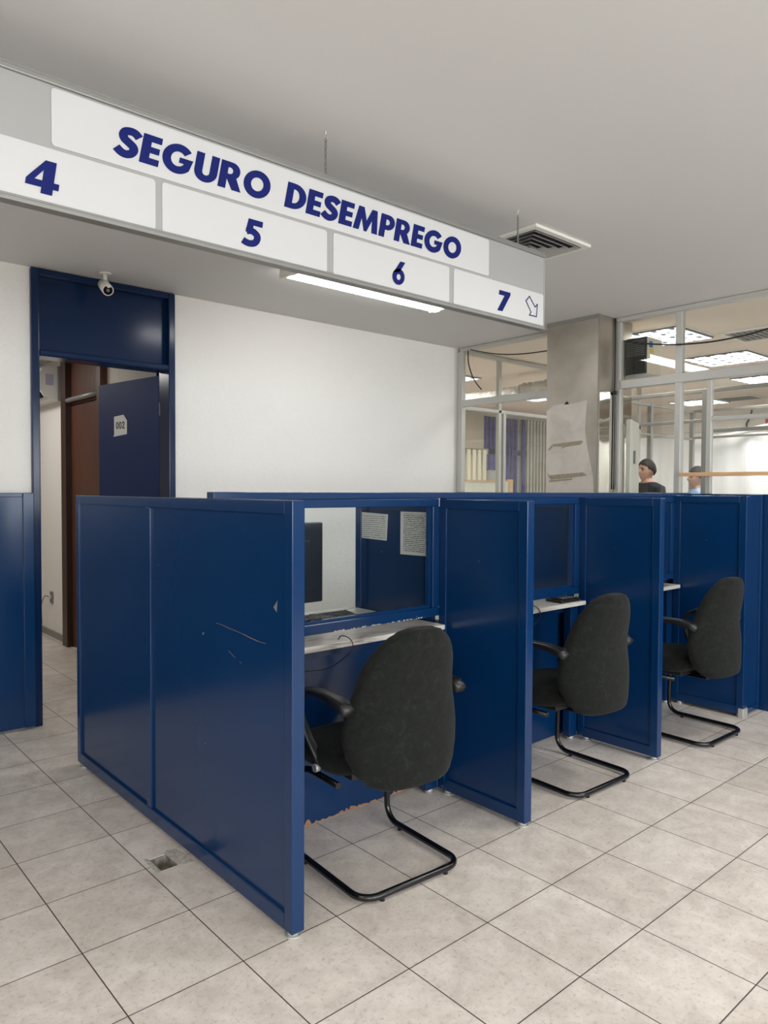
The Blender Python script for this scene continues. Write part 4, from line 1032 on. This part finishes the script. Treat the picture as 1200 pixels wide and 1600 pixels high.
def person(label, x, y, heading, ht, shirt, hairc, turn=0):
    t = thing('person', label, 'person', (x, y, 0)); k = ht/1.75
    P = lambda *a: tuple(q*k for q in a)
    V_, E_, R_ = [], [], []
    def add(p, r, par=None):
        V_.append(P(*p)); R_.append(tuple(q*k for q in r) if isinstance(r, tuple) else r*k)
        if par is not None: E_.append((par, len(V_)-1))
        return len(V_)-1
    pel = add((0, 0, .95), (.135, .10)); wa = add((0, 0, 1.10), (.125, .095), pel); chest = add((0, -.005, 1.30), (.145, .11), wa); nb = add((0, -.015, 1.47), (.085, .075), chest)
    nk = add((0, -.008, 1.53), .056, nb); nk2 = add((0, .004, 1.56), .055, nk)
    for s_ in (-1, 1):
        sh = add((s_*.165, -.01, 1.44), .062, nb); el = add((s_*.225, -.03, 1.12), .044, sh); wr = add((s_*.235, .04, .87), .028, el); pa = add((s_*.235, .06, .80), (.022, .034), wr)
        for i, (dy, ln_) in enumerate(((.030, .075), (.010, .085), (-.010, .080), (-.028, .062))):
            a1_ = add((s_*.235, .06+dy, .765), .009, pa); a2_ = add((s_*.228, .068+dy, .765-ln_*.5), .0085, a1_); add((s_*.215, .074+dy, .765-ln_), .0075, a2_)
        th = add((s_*.222, .095, .80), .010, pa); add((s_*.212, .112, .76), .009, th)
        hp = add((s_*.095, 0, .88), .088, pel); kn = add((s_*.11, .01, .49), .056, hp); an = add((s_*.115, -.02, .10), .038, kn); add((s_*.125, .11, .035), .034, an)
    bd = skin_mesh(V_, E_, R_, 1)
    body = remesh([bd, head_mesh(ht)], .0085, 'body', M['skin'], t)
    # clothing: shirt and trousers as slightly larger skins
    V_, E_, R_ = [], [], []
    pel = add((0, 0, .93), (.150, .115)); wa = add((0, 0, 1.10), (.146, .112), pel); chest = add((0, -.005, 1.29), (.165, .126), wa); nb = add((0, -.015, 1.455), (.12, .09), chest); add((0, -.012, 1.525), .070, nb)
    for s_ in (-1, 1): sh = add((s_*.17, -.01, 1.435), .080, nb); mid = add((s_*.20, -.02, 1.24), .066, sh); add((s_*.218, -.028, 1.15), .062, mid)
    remesh([skin_mesh(V_, E_, R_, 1)], .011, 'shirt', shirt, t)
    V_, E_, R_ = [], [], []
    pel = add((0, 0, .94), (.142, .11))
    for s_ in (-1, 1): hp = add((s_*.095, 0, .86), .098, pel); kn = add((s_*.11, .01, .49), .074, hp); add((s_*.115, -.015, .09), .066, kn)
    remesh([skin_mesh(V_, E_, R_, 1)], .012, 'trousers', M['trousers'], t)
    for s_ in (-1, 1): MB().box(s_*.12*k-.045, s_*.12*k+.045, -.07, .19, 0, .075, bev=.025).build('shoe', M['black_plastic'], t)
    # hair cap
    h = head_mesh(ht); kill = []
    for v in h.verts:
        zz = (v.co.z-(ht-.118))/.118; yy = v.co.y/.096; n_ = Vector((v.co.x, v.co.y, v.co.z-(ht-.118)))
        lim = -.02+.66*max(0, yy)**1.5-.62*max(0, -yy)+.05*math.sin(v.co.x*300+v.co.y*210)
        if zz < lim or abs(v.co.x) > .082: kill.append(v)
        else: v.co += n_.normalized()*.011
    bmesh.ops.delete(h, geom=kill, context='VERTS'); MB().merge(h).build('hair', hairc, t)
    ho = [c_ for c_ in bpy.data.objects if c_.parent == t and c_.name.startswith('hair')][-1]
    ho.data.transform(Matrix.Identity(4)); so = ho.modifiers.new('thickness', 'SOLIDIFY'); so.thickness = .012; so.offset = -1
    # eyebrows / eyes / mouth
    for s_ in (-1, 1):
        for (dz, r_, m_, nm) in ((-.110, .009, M['paper'], 'eye'),):
            e = bmesh.new(); bmesh.ops.create_uvsphere(e, u_segments=12, v_segments=8, radius=1)
            for v in e.verts: v.co = (s_*.031+v.co.x*.013, .078+v.co.y*.008, ht+dz+v.co.z*.006)
            for f_ in e.faces: f_.smooth = True
            MB().merge(e).box(s_*.031-.005, s_*.031+.005, .0855, .0868, ht-.115, ht-.105).build(nm, M['lens_glass'], t)
        MB().tube([(s_*.016, .093, ht-.094), (s_*.032, .091, ht-.089), (s_*.048, .082, ht-.094)], .003, n=6).build('eyebrow', hairc, t)
    for c_ in bpy.data.objects:
        if c_.parent == t and c_.type == 'MESH' and c_.name.split('.')[0] in ('hair', 'eye', 'eyebrow', 'shoe'):
            c_.location = (0, 0, 0); c_.data.transform(Matrix.Translation((x, y, 0)))
    t.rotation_euler = (0, 0, heading); return t
face_left = math.atan2(.66, -.75)-PI/2
person('man in a black shirt standing and looking left, behind the open white door leaf', 6.13, 2.08, face_left+.35, 1.785, M['shirt_dark'], M['hair'])
person('man in a light blue shirt with face turned left, partly behind the pine rail', 6.54, 1.72, face_left-.05, 1.71, M['shirt_blue'], M['hair'])

for o in bpy.data.objects:
    if '_o' in o: del o['_o']
